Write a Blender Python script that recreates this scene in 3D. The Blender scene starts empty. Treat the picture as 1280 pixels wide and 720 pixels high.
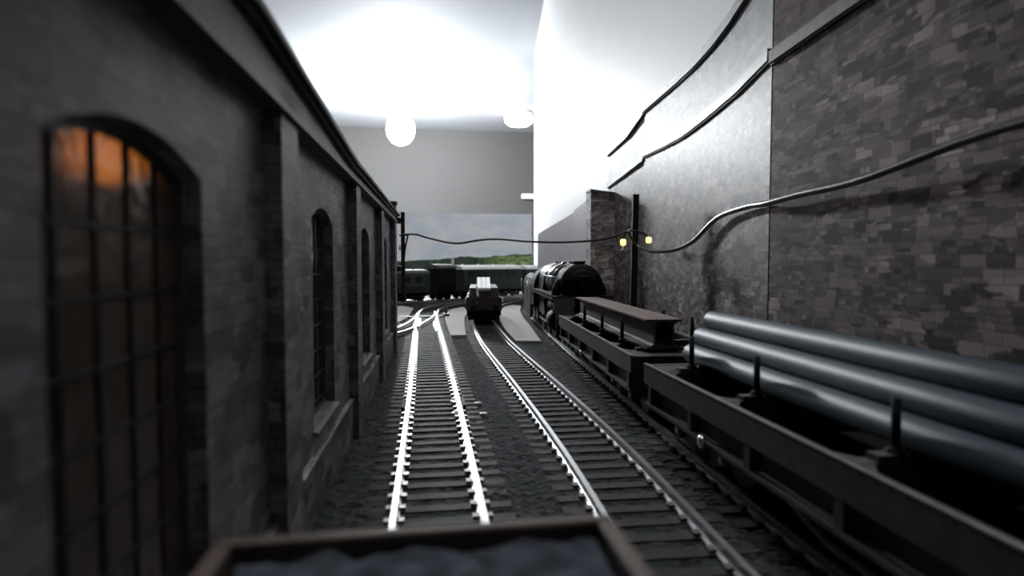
import bpy, bmesh, math, random
from mathutils import Vector, Matrix, noise
random.seed(7)
PI = math.pi
sc = bpy.context.scene
COL = sc.collection
# One unit is one centimetre of the model railway; z = 0 is the top of the baseboard.

# ------------------------------------------------------------------ camera, world, exposure
F = 740.0
cam_data = bpy.data.cameras.new('camera')
cam_data.sensor_width = 36.0
cam_data.lens = F * 36.0 / 1280.0
cam_data.clip_start = 0.2
cam_data.clip_end = 3000
cam = bpy.data.objects.new('camera', cam_data)
COL.objects.link(cam)
cam.location = (0, 0, 5.05)
cam.rotation_euler = (math.radians(90 - 2.553), 0, -math.radians(8.371))
cam_data.dof.use_dof = True
cam_data.dof.focus_distance = 26
cam_data.dof.aperture_fstop = 0.24
sc.camera = cam
w = bpy.data.worlds.new('world')
sc.world = w
w.use_nodes = True
w.node_tree.nodes['Background'].inputs[0].default_value = (0.6, 0.68, 0.8, 1)
w.node_tree.nodes['Background'].inputs[1].default_value = 0.0
sc.view_settings.view_transform = 'Standard'
sc.view_settings.look = 'None'
sc.view_settings.gamma = 1
sc.view_settings.use_curve_mapping = False
sc.view_settings.exposure = 0.0
BULB_L = 820.0       # radiance of the hanging bulb
GLOBE_L = 12.0       # radiance of the flush lamp
FILL_L = 60.0        # radiance of the added fill lamp over the layout (unseen, above the frame)

# ------------------------------------------------------------------ materials
MATS = {}
def nd(nt, t, **kw):
    n = nt.nodes.new(t)
    for k, v in kw.items():
        setattr(n, k, v)
    return n

def mat(name, col, rough=0.6, metal=0.0, spec=0.5, var=0.15, scale=3.0, bump=0.0, bscale=30.0, emit=None, estr=0.0):
    m = bpy.data.materials.new(name)
    m.use_nodes = True
    nt = m.node_tree
    b = nt.nodes['Principled BSDF']
    b.inputs['Roughness'].default_value = rough
    b.inputs['Metallic'].default_value = metal
    b.inputs['Specular IOR Level'].default_value = spec
    tc = nd(nt, 'ShaderNodeTexCoord')
    n = nd(nt, 'ShaderNodeTexNoise')
    n.inputs['Scale'].default_value = scale
    n.inputs['Detail'].default_value = 5
    nt.links.new(tc.outputs['Object'], n.inputs['Vector'])
    r = nd(nt, 'ShaderNodeValToRGB')
    e = r.color_ramp.elements
    e[0].position, e[1].position = 0.3, 0.7
    e[0].color = tuple(c * (1 - var) for c in col) + (1,)
    e[1].color = tuple(min(1, c * (1 + var)) for c in col) + (1,)
    nt.links.new(n.outputs['Fac'], r.inputs['Fac'])
    nt.links.new(r.outputs['Color'], b.inputs['Base Color'])
    if bump > 0:
        n2 = nd(nt, 'ShaderNodeTexNoise')
        n2.inputs['Scale'].default_value = bscale
        n2.inputs['Detail'].default_value = 4
        nt.links.new(tc.outputs['Object'], n2.inputs['Vector'])
        bp = nd(nt, 'ShaderNodeBump')
        bp.inputs['Strength'].default_value = bump
        bp.inputs['Distance'].default_value = 0.05
        nt.links.new(n2.outputs['Fac'], bp.inputs['Height'])
        nt.links.new(bp.outputs['Normal'], b.inputs['Normal'])
    if emit:
        b.inputs['Emission Color'].default_value = tuple(emit) + (1,)
        b.inputs['Emission Strength'].default_value = estr
    MATS[name] = m
    return m

def stone_mat(name, c1, c2, mortar, rough, sheen=0.5, bstr=0.35):
    """printed card of random stone and brick blocks, drawn in the panel's own UV (cm)"""
    m = bpy.data.materials.new(name)
    m.use_nodes = True
    nt = m.node_tree
    L = nt.links.new
    b = nt.nodes['Principled BSDF']
    uv = nd(nt, 'ShaderNodeUVMap')
    uv.uv_map = 'UVMap'
    # slight warp of the courses
    nz = nd(nt, 'ShaderNodeTexNoise'); nz.inputs['Scale'].default_value = 1.3
    L(uv.outputs['UV'], nz.inputs['Vector'])
    mx = nd(nt, 'ShaderNodeVectorMath', operation='MULTIPLY_ADD')
    mx.inputs[1].default_value = (0.10, 0.10, 0)
    L(nz.outputs['Color'], mx.inputs[0]); L(uv.outputs['UV'], mx.inputs[2])
    def brick(w_, h_, off, sq):
        t = nd(nt, 'ShaderNodeTexBrick')
        t.offset = off; t.squash = sq; t.squash_frequency = 3
        t.inputs['Scale'].default_value = 1.0
        t.inputs['Brick Width'].default_value = w_
        t.inputs['Row Height'].default_value = h_
        t.inputs['Mortar Size'].default_value = 0.010
        t.inputs['Mortar Smooth'].default_value = 0.3
        t.inputs['Color1'].default_value = c1 + (1,)
        t.inputs['Color2'].default_value = c2 + (1,)
        t.inputs['Mortar'].default_value = mortar + (1,)
        L(mx.outputs[0], t.inputs['Vector'])
        return t
    a = brick(0.34, 0.135, 0.43, 0.7)
    c = brick(0.52, 0.27, 0.37, 1.4)
    v = nd(nt, 'ShaderNodeTexVoronoi', distance='CHEBYCHEV')
    v.inputs['Scale'].default_value = 1.0
    sc_ = nd(nt, 'ShaderNodeVectorMath', operation='MULTIPLY'); sc_.inputs[1].default_value = (1.5, 3.4, 1)
    L(mx.outputs[0], sc_.inputs[0]); L(sc_.outputs[0], v.inputs['Vector'])
    g = nd(nt, 'ShaderNodeMath', operation='GREATER_THAN'); g.inputs[1].default_value = 0.52
    sep = nd(nt, 'ShaderNodeSeparateColor'); L(v.outputs['Color'], sep.inputs[0]); L(sep.outputs[0], g.inputs[0])
    mix = nd(nt, 'ShaderNodeMix', data_type='RGBA')
    L(g.outputs[0], mix.inputs[0]); L(a.outputs['Color'], mix.inputs[6]); L(c.outputs['Color'], mix.inputs[7])
    # weathering in big soft patches + block by block tone
    n2 = nd(nt, 'ShaderNodeTexNoise'); n2.inputs['Scale'].default_value = 0.55; n2.inputs['Detail'].default_value = 6
    L(uv.outputs['UV'], n2.inputs['Vector'])
    mr = nd(nt, 'ShaderNodeMapRange'); mr.inputs[1].default_value = 0.3; mr.inputs[2].default_value = 0.7
    mr.inputs[3].default_value = 0.65; mr.inputs[4].default_value = 1.3
    L(n2.outputs['Fac'], mr.inputs[0])
    mr2 = nd(nt, 'ShaderNodeMapRange'); mr2.inputs[3].default_value = 0.40; mr2.inputs[4].default_value = 1.60
    L(sep.outputs[1], mr2.inputs[0])
    mm = nd(nt, 'ShaderNodeMath', operation='MULTIPLY'); L(mr.outputs[0], mm.inputs[0]); L(mr2.outputs[0], mm.inputs[1])
    mul = nd(nt, 'ShaderNodeVectorMath', operation='SCALE')
    L(mix.outputs[2], mul.inputs[0]); L(mm.outputs[0], mul.inputs['Scale'])
    L(mul.outputs[0], b.inputs['Base Color'])
    b.inputs['Roughness'].default_value = rough
    b.inputs['Specular IOR Level'].default_value = sheen
    n3 = nd(nt, 'ShaderNodeTexNoise'); n3.inputs['Scale'].default_value = 2.2; n3.inputs['Detail'].default_value = 6
    L(uv.outputs['UV'], n3.inputs['Vector'])
    bp = nd(nt, 'ShaderNodeBump'); bp.inputs['Strength'].default_value = bstr; bp.inputs['Distance'].default_value = 0.12
    L(n3.outputs['Fac'], bp.inputs['Height'])
    bp2 = nd(nt, 'ShaderNodeBump'); bp2.inputs['Strength'].default_value = 0.2; bp2.inputs['Distance'].default_value = 0.02
    L(a.outputs['Fac'], bp2.inputs['Height']); L(bp.outputs['Normal'], bp2.inputs['Normal'])
    L(bp2.outputs['Normal'], b.inputs['Normal'])
    MATS[name] = m
    return m

M = MATS
mat('white_paint', (0.50, 0.505, 0.515), 0.6, var=0.02, scale=0.05)
mat('ceiling_paint', (0.29, 0.30, 0.315), 0.8, var=0.02, scale=0.05)
mat('grey_paint', (0.046, 0.0445, 0.044), 0.8, var=0.06, scale=0.02)
mat('floor_carpet', (0.10, 0.10, 0.11), 0.95, var=0.2, scale=0.5)
mat('pale_wood', (0.45, 0.36, 0.25), 0.6, var=0.2, scale=0.3)
mat('rail_steel', (0.62, 0.62, 0.63), 0.34, metal=1.0, var=0.08, scale=2)
mat('rail_chair', (0.06, 0.055, 0.05), 0.4, spec=0.5, var=0.3)
mat('sleeper', (0.017, 0.015, 0.0145), 0.7, spec=0.12, var=0.5, scale=3, bump=0.5, bscale=25)
mat('concrete', (0.34, 0.335, 0.33), 0.9, spec=0.1, var=0.08, scale=1.2)
mat('pale_board', (0.60, 0.60, 0.60), 0.9, spec=0.1, var=0.08, scale=0.3)
mat('dark_card', (0.060, 0.058, 0.062), 0.5, var=0.2, scale=4)
mat('black_card', (0.010, 0.010, 0.011), 0.6)
mat('coping', (0.11, 0.10, 0.10), 0.5, var=0.25, scale=3, bump=0.2, bscale=8)
mat('rust_card', (0.12, 0.075, 0.06), 0.55, var=0.35, scale=5, bump=0.2)
mat('mauve_card', (0.33, 0.295, 0.33), 0.5, var=0.06, scale=1)
mat('loco_black', (0.006, 0.0065, 0.008), 0.30, var=0.2)
mat('loco_matt', (0.0035, 0.0037, 0.005), 0.75, var=0.2, spec=0.12)
mat('bright_metal', (0.55, 0.54, 0.52), 0.3, metal=1.0)
mat('wagon_grey', (0.032, 0.032, 0.028), 0.6, spec=0.3, var=0.3, scale=4)
mat('wagon_floor', (0.006, 0.005, 0.0045), 0.9, spec=0.1, var=0.4, scale=4)
mat('wagon_brown', (0.020, 0.010, 0.0085), 0.6, var=0.2)
mat('girder_brown', (0.11, 0.078, 0.073), 0.7, spec=0.2, var=0.12, scale=2)
mat('pipe_blue', (0.017, 0.026, 0.034), 0.52, spec=0.18, var=0.1, scale=1)
mat('cable', (0.03, 0.028, 0.027), 0.30, var=0.3, scale=1, spec=0.6)
mat('coach_green', (0.014, 0.022, 0.018), 0.5, var=0.2)
mat('roof_grey', (0.62, 0.68, 0.66), 0.6, var=0.06)
mat('roof_dark', (0.02, 0.024, 0.024), 0.6)
mat('rust_rim', (0.036, 0.021, 0.015), 0.75, var=0.35, scale=6)
mat('stone_load', (0.034, 0.040, 0.050), 0.9, spec=0.1, var=0.5, scale=4, bump=0.6, bscale=10)
mat('white_sheet', (0.8, 0.82, 0.82), 0.5, var=0.03)
mat('dark_plank', (0.05, 0.045, 0.042), 0.5, var=0.3)
mat('plastic_white', (0.75, 0.74, 0.72), 0.4, var=0.02)
mat('lamp_glow', (0.9, 0.9, 0.9), 0.5, emit=(0.93, 0.97, 1.0), estr=BULB_L)
mat('lamp_globe', (0.9, 0.9, 0.9), 0.5, emit=(1, 1, 1), estr=GLOBE_L)
mat('fill_globe', (0.9, 0.9, 0.9), 0.5, emit=(1, 1, 1), estr=FILL_L)
mat('ceiling_rose', (0.25, 0.25, 0.25), 0.6)
mat('warm_bulb', (0.9, 0.6, 0.2), 0.5, emit=(1.0, 0.36, 0.05), estr=0.85)
mat('yellow_lamp', (0.9, 0.8, 0.3), 0.5, emit=(1.0, 0.83, 0.30), estr=1.6)
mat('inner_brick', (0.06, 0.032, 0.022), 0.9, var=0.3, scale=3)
mat('hill_tower', (0.55, 0.56, 0.5), 0.8)
stone_mat('stone_near', (0.036, 0.027, 0.026), (0.32, 0.25, 0.238), (0.07, 0.06, 0.058), 0.7, 0.22, 0.10)
stone_mat('stone_glossy', (0.05, 0.041, 0.040), (0.32, 0.265, 0.25), (0.10, 0.086, 0.082), 0.47, 0.11, 0.08)
stone_mat('stone_upper', (0.12, 0.12, 0.125), (0.19, 0.19, 0.20), (0.14, 0.14, 0.145), 0.52, 0.3, 0.10)
stone_mat('stone_pier', (0.16, 0.135, 0.125), (0.50, 0.43, 0.41), (0.25, 0.22, 0.21), 0.6, 0.3, 0.1)
stone_mat('stone_rust', (0.045, 0.025, 0.020), (0.11, 0.075, 0.065), (0.06, 0.04, 0.035), 0.7, 0.2, 0.1)
stone_mat('engine_shed_brick', (0.15, 0.132, 0.15), (0.22, 0.196, 0.218), (0.055, 0.052, 0.055), 0.5, 0.5, 0.08)

def glass_mat():
    m = bpy.data.materials.new('window_glazing'); m.use_nodes = True
    nt = m.node_tree; L = nt.links.new
    b = nt.nodes['Principled BSDF']
    b.inputs['Base Color'].default_value = (0.62, 0.50, 0.42, 1)
    b.inputs['Transmission Weight'].default_value = 0.9
    b.inputs['IOR'].default_value = 1.35
    b.inputs['Roughness'].default_value = 0.14
    tc = nd(nt, 'ShaderNodeTexCoord')
    n = nd(nt, 'ShaderNodeTexNoise'); n.inputs['Scale'].default_value = 1.6; n.inputs['Distortion'].default_value = 1.5
    L(tc.outputs['Object'], n.inputs['Vector'])
    bp = nd(nt, 'ShaderNodeBump'); bp.inputs['Strength'].default_value = 0.25; bp.inputs['Distance'].default_value = 0.10
    L(n.outputs['Fac'], bp.inputs['Height']); L(bp.outputs['Normal'], b.inputs['Normal'])
    MATS['glazing'] = m
glass_mat()

def ballast_mat():
    m = bpy.data.materials.new('ballast_and_turf'); m.use_nodes = True
    nt = m.node_tree; L = nt.links.new
    b = nt.nodes['Principled BSDF']
    tc = nd(nt, 'ShaderNodeTexCoord')
    v = nd(nt, 'ShaderNodeTexVoronoi'); v.inputs['Scale'].default_value = 6.5
    L(tc.outputs['Object'], v.inputs['Vector'])
    sep = nd(nt, 'ShaderNodeSeparateColor'); L(v.outputs['Color'], sep.inputs[0])
    r = nd(nt, 'ShaderNodeValToRGB')
    r.color_ramp.elements[0].color = (0.008, 0.008, 0.009, 1)
    r.color_ramp.elements[1].color = (0.036, 0.036, 0.040, 1)
    L(sep.outputs[0], r.inputs['Fac'])
    n = nd(nt, 'ShaderNodeTexNoise'); n.inputs['Scale'].default_value = 0.7; n.inputs['Detail'].default_value = 8
    L(tc.outputs['Object'], n.inputs['Vector'])
    r2 = nd(nt, 'ShaderNodeValToRGB')
    r2.color_ramp.elements[0].position = 0.50; r2.color_ramp.elements[1].position = 0.68
    L(n.outputs['Fac'], r2.inputs['Fac'])
    n3 = nd(nt, 'ShaderNodeTexNoise'); n3.inputs['Scale'].default_value = 9; n3.inputs['Detail'].default_value = 3
    L(tc.outputs['Object'], n3.inputs['Vector'])
    r3 = nd(nt, 'ShaderNodeValToRGB')
    r3.color_ramp.elements[0].color = (0.007, 0.010, 0.007, 1); r3.color_ramp.elements[1].color = (0.030, 0.042, 0.031, 1)
    L(n3.outputs['Fac'], r3.inputs['Fac'])
    mix = nd(nt, 'ShaderNodeMix', data_type='RGBA')
    L(r2.outputs['Color'], mix.inputs[0]); L(r.outputs['Color'], mix.inputs[6]); L(r3.outputs['Color'], mix.inputs[7])
    L(mix.outputs[2], b.inputs['Base Color'])
    b.inputs['Roughness'].default_value = 1.0
    b.inputs['Specular IOR Level'].default_value = 0.08
    bp = nd(nt, 'ShaderNodeBump'); bp.inputs['Strength'].default_value = 0.9; bp.inputs['Distance'].default_value = 0.06
    L(v.outputs['Distance'], bp.inputs['Height']); L(bp.outputs['Normal'], b.inputs['Normal'])
    MATS['ballast'] = m
ballast_mat()

def backscene_mat():
    """the printed landscape sheet: cloudy sky, wooded hills, fields (object coordinates in cm)"""
    m = bpy.data.materials.new('printed_landscape'); m.use_nodes = True
    nt = m.node_tree; L = nt.links.new
    b = nt.nodes['Principled BSDF']; b.inputs['Roughness'].default_value = 0.5
    tc = nd(nt, 'ShaderNodeTexCoord')
    s = nd(nt, 'ShaderNodeSeparateXYZ'); L(tc.outputs['Object'], s.inputs[0])
    def math_(op, a, b_=None, c=None):
        n = nd(nt, 'ShaderNodeMath', operation=op)
        for i, v in enumerate((a, b_, c)):
            if v is None: continue
            if isinstance(v, (int, float)): n.inputs[i].default_value = v
            else: L(v, n.inputs[i])
        return n.outputs[0]
    def noise_(scale, vec, detail=4):
        n = nd(nt, 'ShaderNodeTexNoise'); n.inputs['Scale'].default_value = scale; n.inputs['Detail'].default_value = detail
        if vec is None: L(tc.outputs['Object'], n.inputs['Vector'])
        else: L(vec, n.inputs['Vector'])
        return n.outputs['Fac']
    X, Z = s.outputs['X'], s.outputs['Z']
    cx = nd(nt, 'ShaderNodeCombineXYZ'); L(X, cx.inputs[0])
    hill = noise_(0.16, cx.outputs[0], 2); small = noise_(1.3, cx.outputs[0], 3)
    top = math_('ADD', math_('MULTIPLY_ADD', X, 0.055, 4.15), math_('MULTIPLY', hill, 2.2))
    top = math_('ADD', top, math_('MULTIPLY', small, 0.5))
    ishill = math_('LESS_THAN', Z, top)
    # sky
    st = nd(nt, 'ShaderNodeVectorMath', operation='MULTIPLY'); st.inputs[1].default_value = (1, 1, 2.2)
    L(tc.outputs['Object'], st.inputs[0])
    cl = noise_(0.16, st.outputs[0], 4)
    sky = nd(nt, 'ShaderNodeValToRGB')
    e = sky.color_ramp.elements
    e[0].position, e[1].position = 0.35, 0.65
    e[0].color = (0.72, 0.80, 0.88, 1); e[1].color = (0.93, 0.93, 0.96, 1)
    L(cl, sky.inputs['Fac'])
    # greenery
    g = nd(nt, 'ShaderNodeValToRGB'); e = g.color_ramp.elements
    e[0].position, e[1].position = 0.38, 0.62
    e[0].color = (0.016, 0.036, 0.026, 1); e[1].color = (0.06, 0.10, 0.055, 1)
    L(noise_(0.9, None, 5), g.inputs['Fac'])
    g2 = nd(nt, 'ShaderNodeValToRGB'); e = g2.color_ramp.elements
    e[0].position, e[1].position = 0.38, 0.62
    e[0].color = (0.10, 0.19, 0.06, 1); e[1].color = (0.38, 0.52, 0.20, 1)
    L(noise_(1.2, None, 5), g2.inputs['Fac'])
    mr = nd(nt, 'ShaderNodeMapRange'); mr.inputs[1].default_value = 15; mr.inputs[2].default_value = 22
    L(math_('ADD', X, math_('MULTIPLY', noise_(0.5, None, 3), 4)), mr.inputs[0])
    low = nd(nt, 'ShaderNodeMapRange'); low.inputs[1].default_value = 6.9; low.inputs[2].default_value = 6.2
    L(Z, low.inputs[0])
    gm = nd(nt, 'ShaderNodeMix', data_type='RGBA')
    L(math_('MULTIPLY', mr.outputs[0], low.outputs[0]), gm.inputs[0]); L(g.outputs[0], gm.inputs[6]); L(g2.outputs[0], gm.inputs[7])
    fin = nd(nt, 'ShaderNodeMix', data_type='RGBA')
    L(ishill, fin.inputs[0]); L(sky.outputs[0], fin.inputs[6]); L(gm.outputs[2], fin.inputs[7])
    L(fin.outputs[2], b.inputs['Base Color'])
    MATS['backscene'] = m
backscene_mat()

# ------------------------------------------------------------------ mesh helpers
def B(): return bmesh.new()
def box(bm, x0, x1, y0, y1, z0, z1):
    v = [bm.verts.new((x, y, z)) for z in (z0, z1) for y in (y0, y1) for x in (x0, x1)]
    for f in ((0, 2, 3, 1), (4, 5, 7, 6), (0, 1, 5, 4), (2, 6, 7, 3), (0, 4, 6, 2), (1, 3, 7, 5)):
        bm.faces.new([v[i] for i in f])
def hexa(bm, lo, hi):
    """lo, hi: four corner points each, in order round"""
    a = [bm.verts.new(p) for p in lo]; c = [bm.verts.new(p) for p in hi]
    bm.faces.new(a[::-1]); bm.faces.new(c)
    for i in range(4):
        bm.faces.new([a[i], a[(i + 1) % 4], c[(i + 1) % 4], c[i]])
def frame_of(d):
    d = d.normalized()
    u = d.cross(Vector((0, 0, 1)))
    if u.length < 1e-4: u = Vector((1, 0, 0))
    u.normalize(); v = u.cross(d).normalized()
    return u, v
def tube(bm, pts, r, n=10, cap=True):
    pts = [Vector(p) for p in pts]
    rr = r if isinstance(r, (list, tuple)) else [r] * len(pts)
    rings = []
    for i, p in enumerate(pts):
        d = pts[min(i + 1, len(pts) - 1)] - pts[max(i - 1, 0)]
        u, v = frame_of(d)
        rings.append([bm.verts.new(p + (u * math.cos(2 * PI * k / n) + v * math.sin(2 * PI * k / n)) * rr[i]) for k in range(n)])
    for a, b in zip(rings, rings[1:]):
        for k in range(n):
            f = bm.faces.new([a[k], a[(k + 1) % n], b[(k + 1) % n], b[k]]); f.smooth = True
    if cap:
        bm.faces.new(rings[0][::-1]); bm.faces.new(rings[-1])
def lathe(bm, prof, c=(0, 0, 0), axis='Z', n=24):
    """prof: (radius, along) pairs"""
    rings = []
    for r, h in prof:
        ring = []
        for k in range(n):
            a = 2 * PI * k / n
            x, y = r * math.cos(a), r * math.sin(a)
            p = {'Z': (x, y, h), 'Y': (x, h, y), 'X': (h, x, y)}[axis]
            ring.append(bm.verts.new((p[0] + c[0], p[1] + c[1], p[2] + c[2])))
        rings.append(ring)
    for a, b in zip(rings, rings[1:]):
        for k in range(n):
            f = bm.faces.new([a[k], a[(k + 1) % n], b[(k + 1) % n], b[k]]); f.smooth = True
    bm.faces.new(rings[0][::-1]); bm.faces.new(rings[-1])
def prism(bm, poly, y0, y1, axis='Y'):
    """poly: 2D points; extruded along the axis"""
    def P(p, t):
        return {'Y': (p[0], t, p[1]), 'X': (t, p[0], p[1]), 'Z': (p[0], p[1], t)}[axis]
    a = [bm.verts.new(P(p, y0)) for p in poly]; b = [bm.verts.new(P(p, y1)) for p in poly]
    bm.faces.new(a); bm.faces.new(b[::-1])
    for i in range(len(poly)):
        j = (i + 1) % len(poly)
        bm.faces.new([a[j], a[i], b[i], b[j]])
def sweep(bm, path, prof):
    """path: (x,y[,z]) points; prof: (offset to the right, z) closed polygon"""
    n = len(prof); rings = []
    for i, p in enumerate(path):
        a = path[max(i - 1, 0)]; b = path[min(i + 1, len(path) - 1)]
        dx, dy = b[0] - a[0], b[1] - a[1]; l = math.hypot(dx, dy) or 1
        rx, ry = dy / l, -dx / l
        z0 = p[2] if len(p) > 2 else 0
        rings.append([bm.verts.new((p[0] + rx * o, p[1] + ry * o, z0 + z)) for o, z in prof])
    for a, b in zip(rings, rings[1:]):
        for k in range(n):
            bm.faces.new([a[k], a[(k + 1) % n], b[(k + 1) % n], b[k]])
    bm.faces.new(rings[0][::-1]); bm.faces.new(rings[-1])
def obj(name, bm, m, parent=None, loc=(0, 0, 0), bevel=0.0, smooth=None):
    bmesh.ops.recalc_face_normals(bm, faces=bm.faces)
    me = bpy.data.meshes.new(name); bm.to_mesh(me); bm.free()
    o = bpy.data.objects.new(name, me); COL.objects.link(o)
    me.materials.append(MATS[m] if isinstance(m, str) else m)
    o.location = loc
    if parent: o.parent = parent
    if bevel:
        md = o.modifiers.new('bevel', 'BEVEL'); md.width = bevel; md.segments = 2; md.limit_method = 'ANGLE'
    return o
def part(name, m, parent, fn, **k):
    bm = B(); fn(bm); return obj(name, bm, m, parent, **k)
def tag(o, label=None, cat=None, group=None, kind=None):
    if label: o['label'] = label
    if cat: o['category'] = cat
    if group: o['group'] = group
    if kind: o['kind'] = kind
    return o
def thing(name, label, cat, loc=(0, 0, 0), rz=0.0, group=None):
    o = bpy.data.objects.new(name, None); COL.objects.link(o)
    o.empty_display_size = 0.5
    o.location = loc; o.rotation_euler = (0, 0, rz)
    return tag(o, label, cat, group)
def copy_tree(o, parent=None):
    c = o.copy(); COL.objects.link(c); c.parent = parent
    for ch in [x for x in COL.objects if x.parent == o and x != c]:
        copy_tree(ch, c)
    return c
def struct(name, bm, m, **k):
    o = obj(name, bm, m, **k); o['kind'] = 'structure'; return o

# ------------------------------------------------------------------ the room
CEIL = 111.0; FLOOR = -108.0
def rwx(y): return 19 + 0.123 * y
bm = B(); box(bm, -260, 330, -160, 500, CEIL, CEIL + 8); struct('ceiling', bm, 'ceiling_paint')
bm = B(); box(bm, -260, 330, -160, 500, FLOOR - 8, FLOOR); struct('floor', bm, 'floor_carpet')
bm = B()
hexa(bm, [(rwx(-160), -160, FLOOR), (rwx(-160) + 14, -160, FLOOR), (rwx(305) + 14, 305, FLOOR), (rwx(305), 305, FLOOR)],
     [(rwx(-160), -160, CEIL), (rwx(-160) + 14, -160, CEIL), (rwx(305) + 14, 305, CEIL), (rwx(305), 305, CEIL)])
struct('wall_right', bm, 'white_paint')
bm = B(); box(bm, -260, 330, 484, 500, FLOOR, CEIL); struct('wall_far', bm, 'grey_paint')
bm = B(); box(bm, -260, -246, -160, 484, FLOOR, CEIL); struct('wall_left', bm, 'white_paint')
bm = B(); box(bm, -246, 330, -170, -156, FLOOR, CEIL); struct('wall_back', bm, 'grey_paint')
bm = B(); box(bm, 320, 332, 305, 484, FLOOR, CEIL); struct('wall_recess', bm, 'white_paint')

t = thing('ceiling_lamp', 'bright bare bulb hanging from a small white ceiling rose', 'lamp', (-14, 370, CEIL - 0.03))
part('ceiling_rose', 'ceiling_rose', t, lambda b: lathe(b, [(6.6, 0), (6.6, -1.2), (5.4, -2.2), (3.2, -2.8), (3.0, -8.5), (2.2, -10.5)]))
part('lamp_holder', 'ceiling_rose', t, lambda b: lathe(b, [(2.6, -10.5), (2.9, -13.0), (2.5, -14.5)]))
part('bulb', 'lamp_glow', t, lambda b: lathe(b, [(2.0, -14.5), (5.0, -17), (7.6, -21), (8.4, -25.5), (7.6, -30), (5.0, -33.4), (1.4, -35)], n=20))
t = thing('flush_lamp', 'round white flush ceiling lamp beside the white wall corner', 'lamp', (66.5, 419, CEIL - 0.03))
part('lamp_base', 'plastic_white', t, lambda b: lathe(b, [(8.6, 0), (8.8, -2.0)]))
part('lamp_globe', 'lamp_globe', t, lambda b: lathe(b, [(8.4, -2.0), (10.0, -4), (9.8, -7), (7.4, -9.2), (3.0, -10)], n=24))
part('bracket', 'dark_card', t, lambda b: tube(b, [(8.5, 0, -1.2), (12, -1, -2.6), (16, -2, -3.0)], 0.5, 8))
t = thing('flush_lamp', 'added unseen fill lamp on the ceiling above the layout, over the top edge of the view', 'lamp', (4, 30, CEIL - 0.03))  # added fill lamp, out of view, to brighten the backscene and layout
part('lamp_base', 'plastic_white', t, lambda b: lathe(b, [(8.6, 0), (8.8, -2.0)]))
part('lamp_globe', 'fill_globe', t, lambda b: lathe(b, [(8.4, -2.0), (10.0, -4), (9.8, -7), (7.4, -9.2), (3.0, -10)], n=24))
bm = B(); box(bm, 79, 100, 479.5, 484, 56.4, 60.4); tag(obj('wall_shelf', bm, 'plastic_white', bevel=0.4), 'narrow white shelf on the grey far wall by the white corner', 'shelf')
bm = B(); lathe(bm, [(0.12, -0.02), (0.12, -0.5), (0.36, -0.5), (0.3, -0.8)], (rwx(163) , 163, 79.0), 'X', 10)
tag(obj('nail', bm, 'black_card'), 'small dark nail head high on the white wall', 'nail')

# ------------------------------------------------------------------ the layout table
t = thing('layout_baseboard', 'long baseboard carrying the whole model railway', 'table', (0, 0, -0.02))
part('board_top', 'pale_board', t, lambda b: prism(b, [(-30, -25), (13.2, -25), (15.0, 16), (18, 60), (30, 150), (30, 152), (-30, 152)], -2.0, 0.0, 'Z'))
part('frame_rail', 'pale_wood', t, lambda b: box(b, -29, -26, -23, 150, -9, -2.0))
part('frame_rail', 'pale_wood', t, lambda b: box(b, 9, 12, -23, 150, -9, -2.0))
for x, y in ((-28, -20), (10, -20), (-28, 146), (10, 146), (-28, 60), (10, 60)):
    part('leg', 'pale_wood', t, lambda b: box(b, x - 2, x + 2, y - 2, y + 2, FLOOR + 0.02, -9))
bm = B(); box(bm, -40, 27.2, 150, 150.5, -0.0, 17.2)
bs = obj('backscene_board', bm, 'backscene')
tag(bs, 'printed landscape sheet of cloudy sky over wooded green hills', 'backdrop')
part('printed_tower', 'hill_tower', bs, lambda b: (box(b, 6.6, 7.3, 149.85, 149.99, 3.5, 5.6), box(b, 6.8, 7.1, 149.85, 149.99, 5.6, 5.9)))
part('printed_gable', 'hill_tower', bs, lambda b: prism(b, [(24.3, 3.9), (25.9, 3.9), (25.1, 5.2)], 149.85, 149.99, 'Y'))

# ------------------------------------------------------------------ track centre lines
def dense(pts, step=0.5):
    out = []; P = [Vector(p) for p in pts]
    P = [P[0] * 2 - P[1]] + P + [P[-1] * 2 - P[-2]]
    for i in range(1, len(P) - 2):
        p0, p1, p2, p3 = P[i - 1:i + 3]; n = max(2, int((p2 - p1).length / step))
        for k in range(n):
            u = k / n
            out.append(0.5 * ((2 * p1) + (-p0 + p2) * u + (2 * p0 - 5 * p1 + 4 * p2 - p3) * u * u + (-p0 + 3 * p1 - 3 * p2 + p3) * u ** 3))
    out.append(P[-2]); return out
T1 = dense([(0.18, -8), (0.2, 5), (0.26, 20), (0.2, 35), (0.12, 46), (0.2, 53), (0.75, 59.2), (2.5, 65), (5.4, 69.6), (9, 73.2), (13.5, 76.4)])
T2 = dense([(3.72, -8), (3.87, 5), (4.17, 14), (4.18, 22), (4.08, 30), (4.1, 36), (4.5, 46), (5.4, 55), (7.3, 63), (10.4, 69.5), (13.6, 72.8)])
T3 = dense([(6.88, -8), (6.93, 3), (7.04, 9.8), (7.2, 13.3), (7.62, 19), (7.92, 24), (8.3, 30), (8.62, 34.6), (9.2, 43), (9.9, 50), (11.0, 58), (12.0, 64)])
T4 = dense([(-14, 63.5), (-8, 66.8), (-2.6, 69.7), (2, 72.4), (6.5, 75.8), (12, 80.5), (17, 85.5)])
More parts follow.
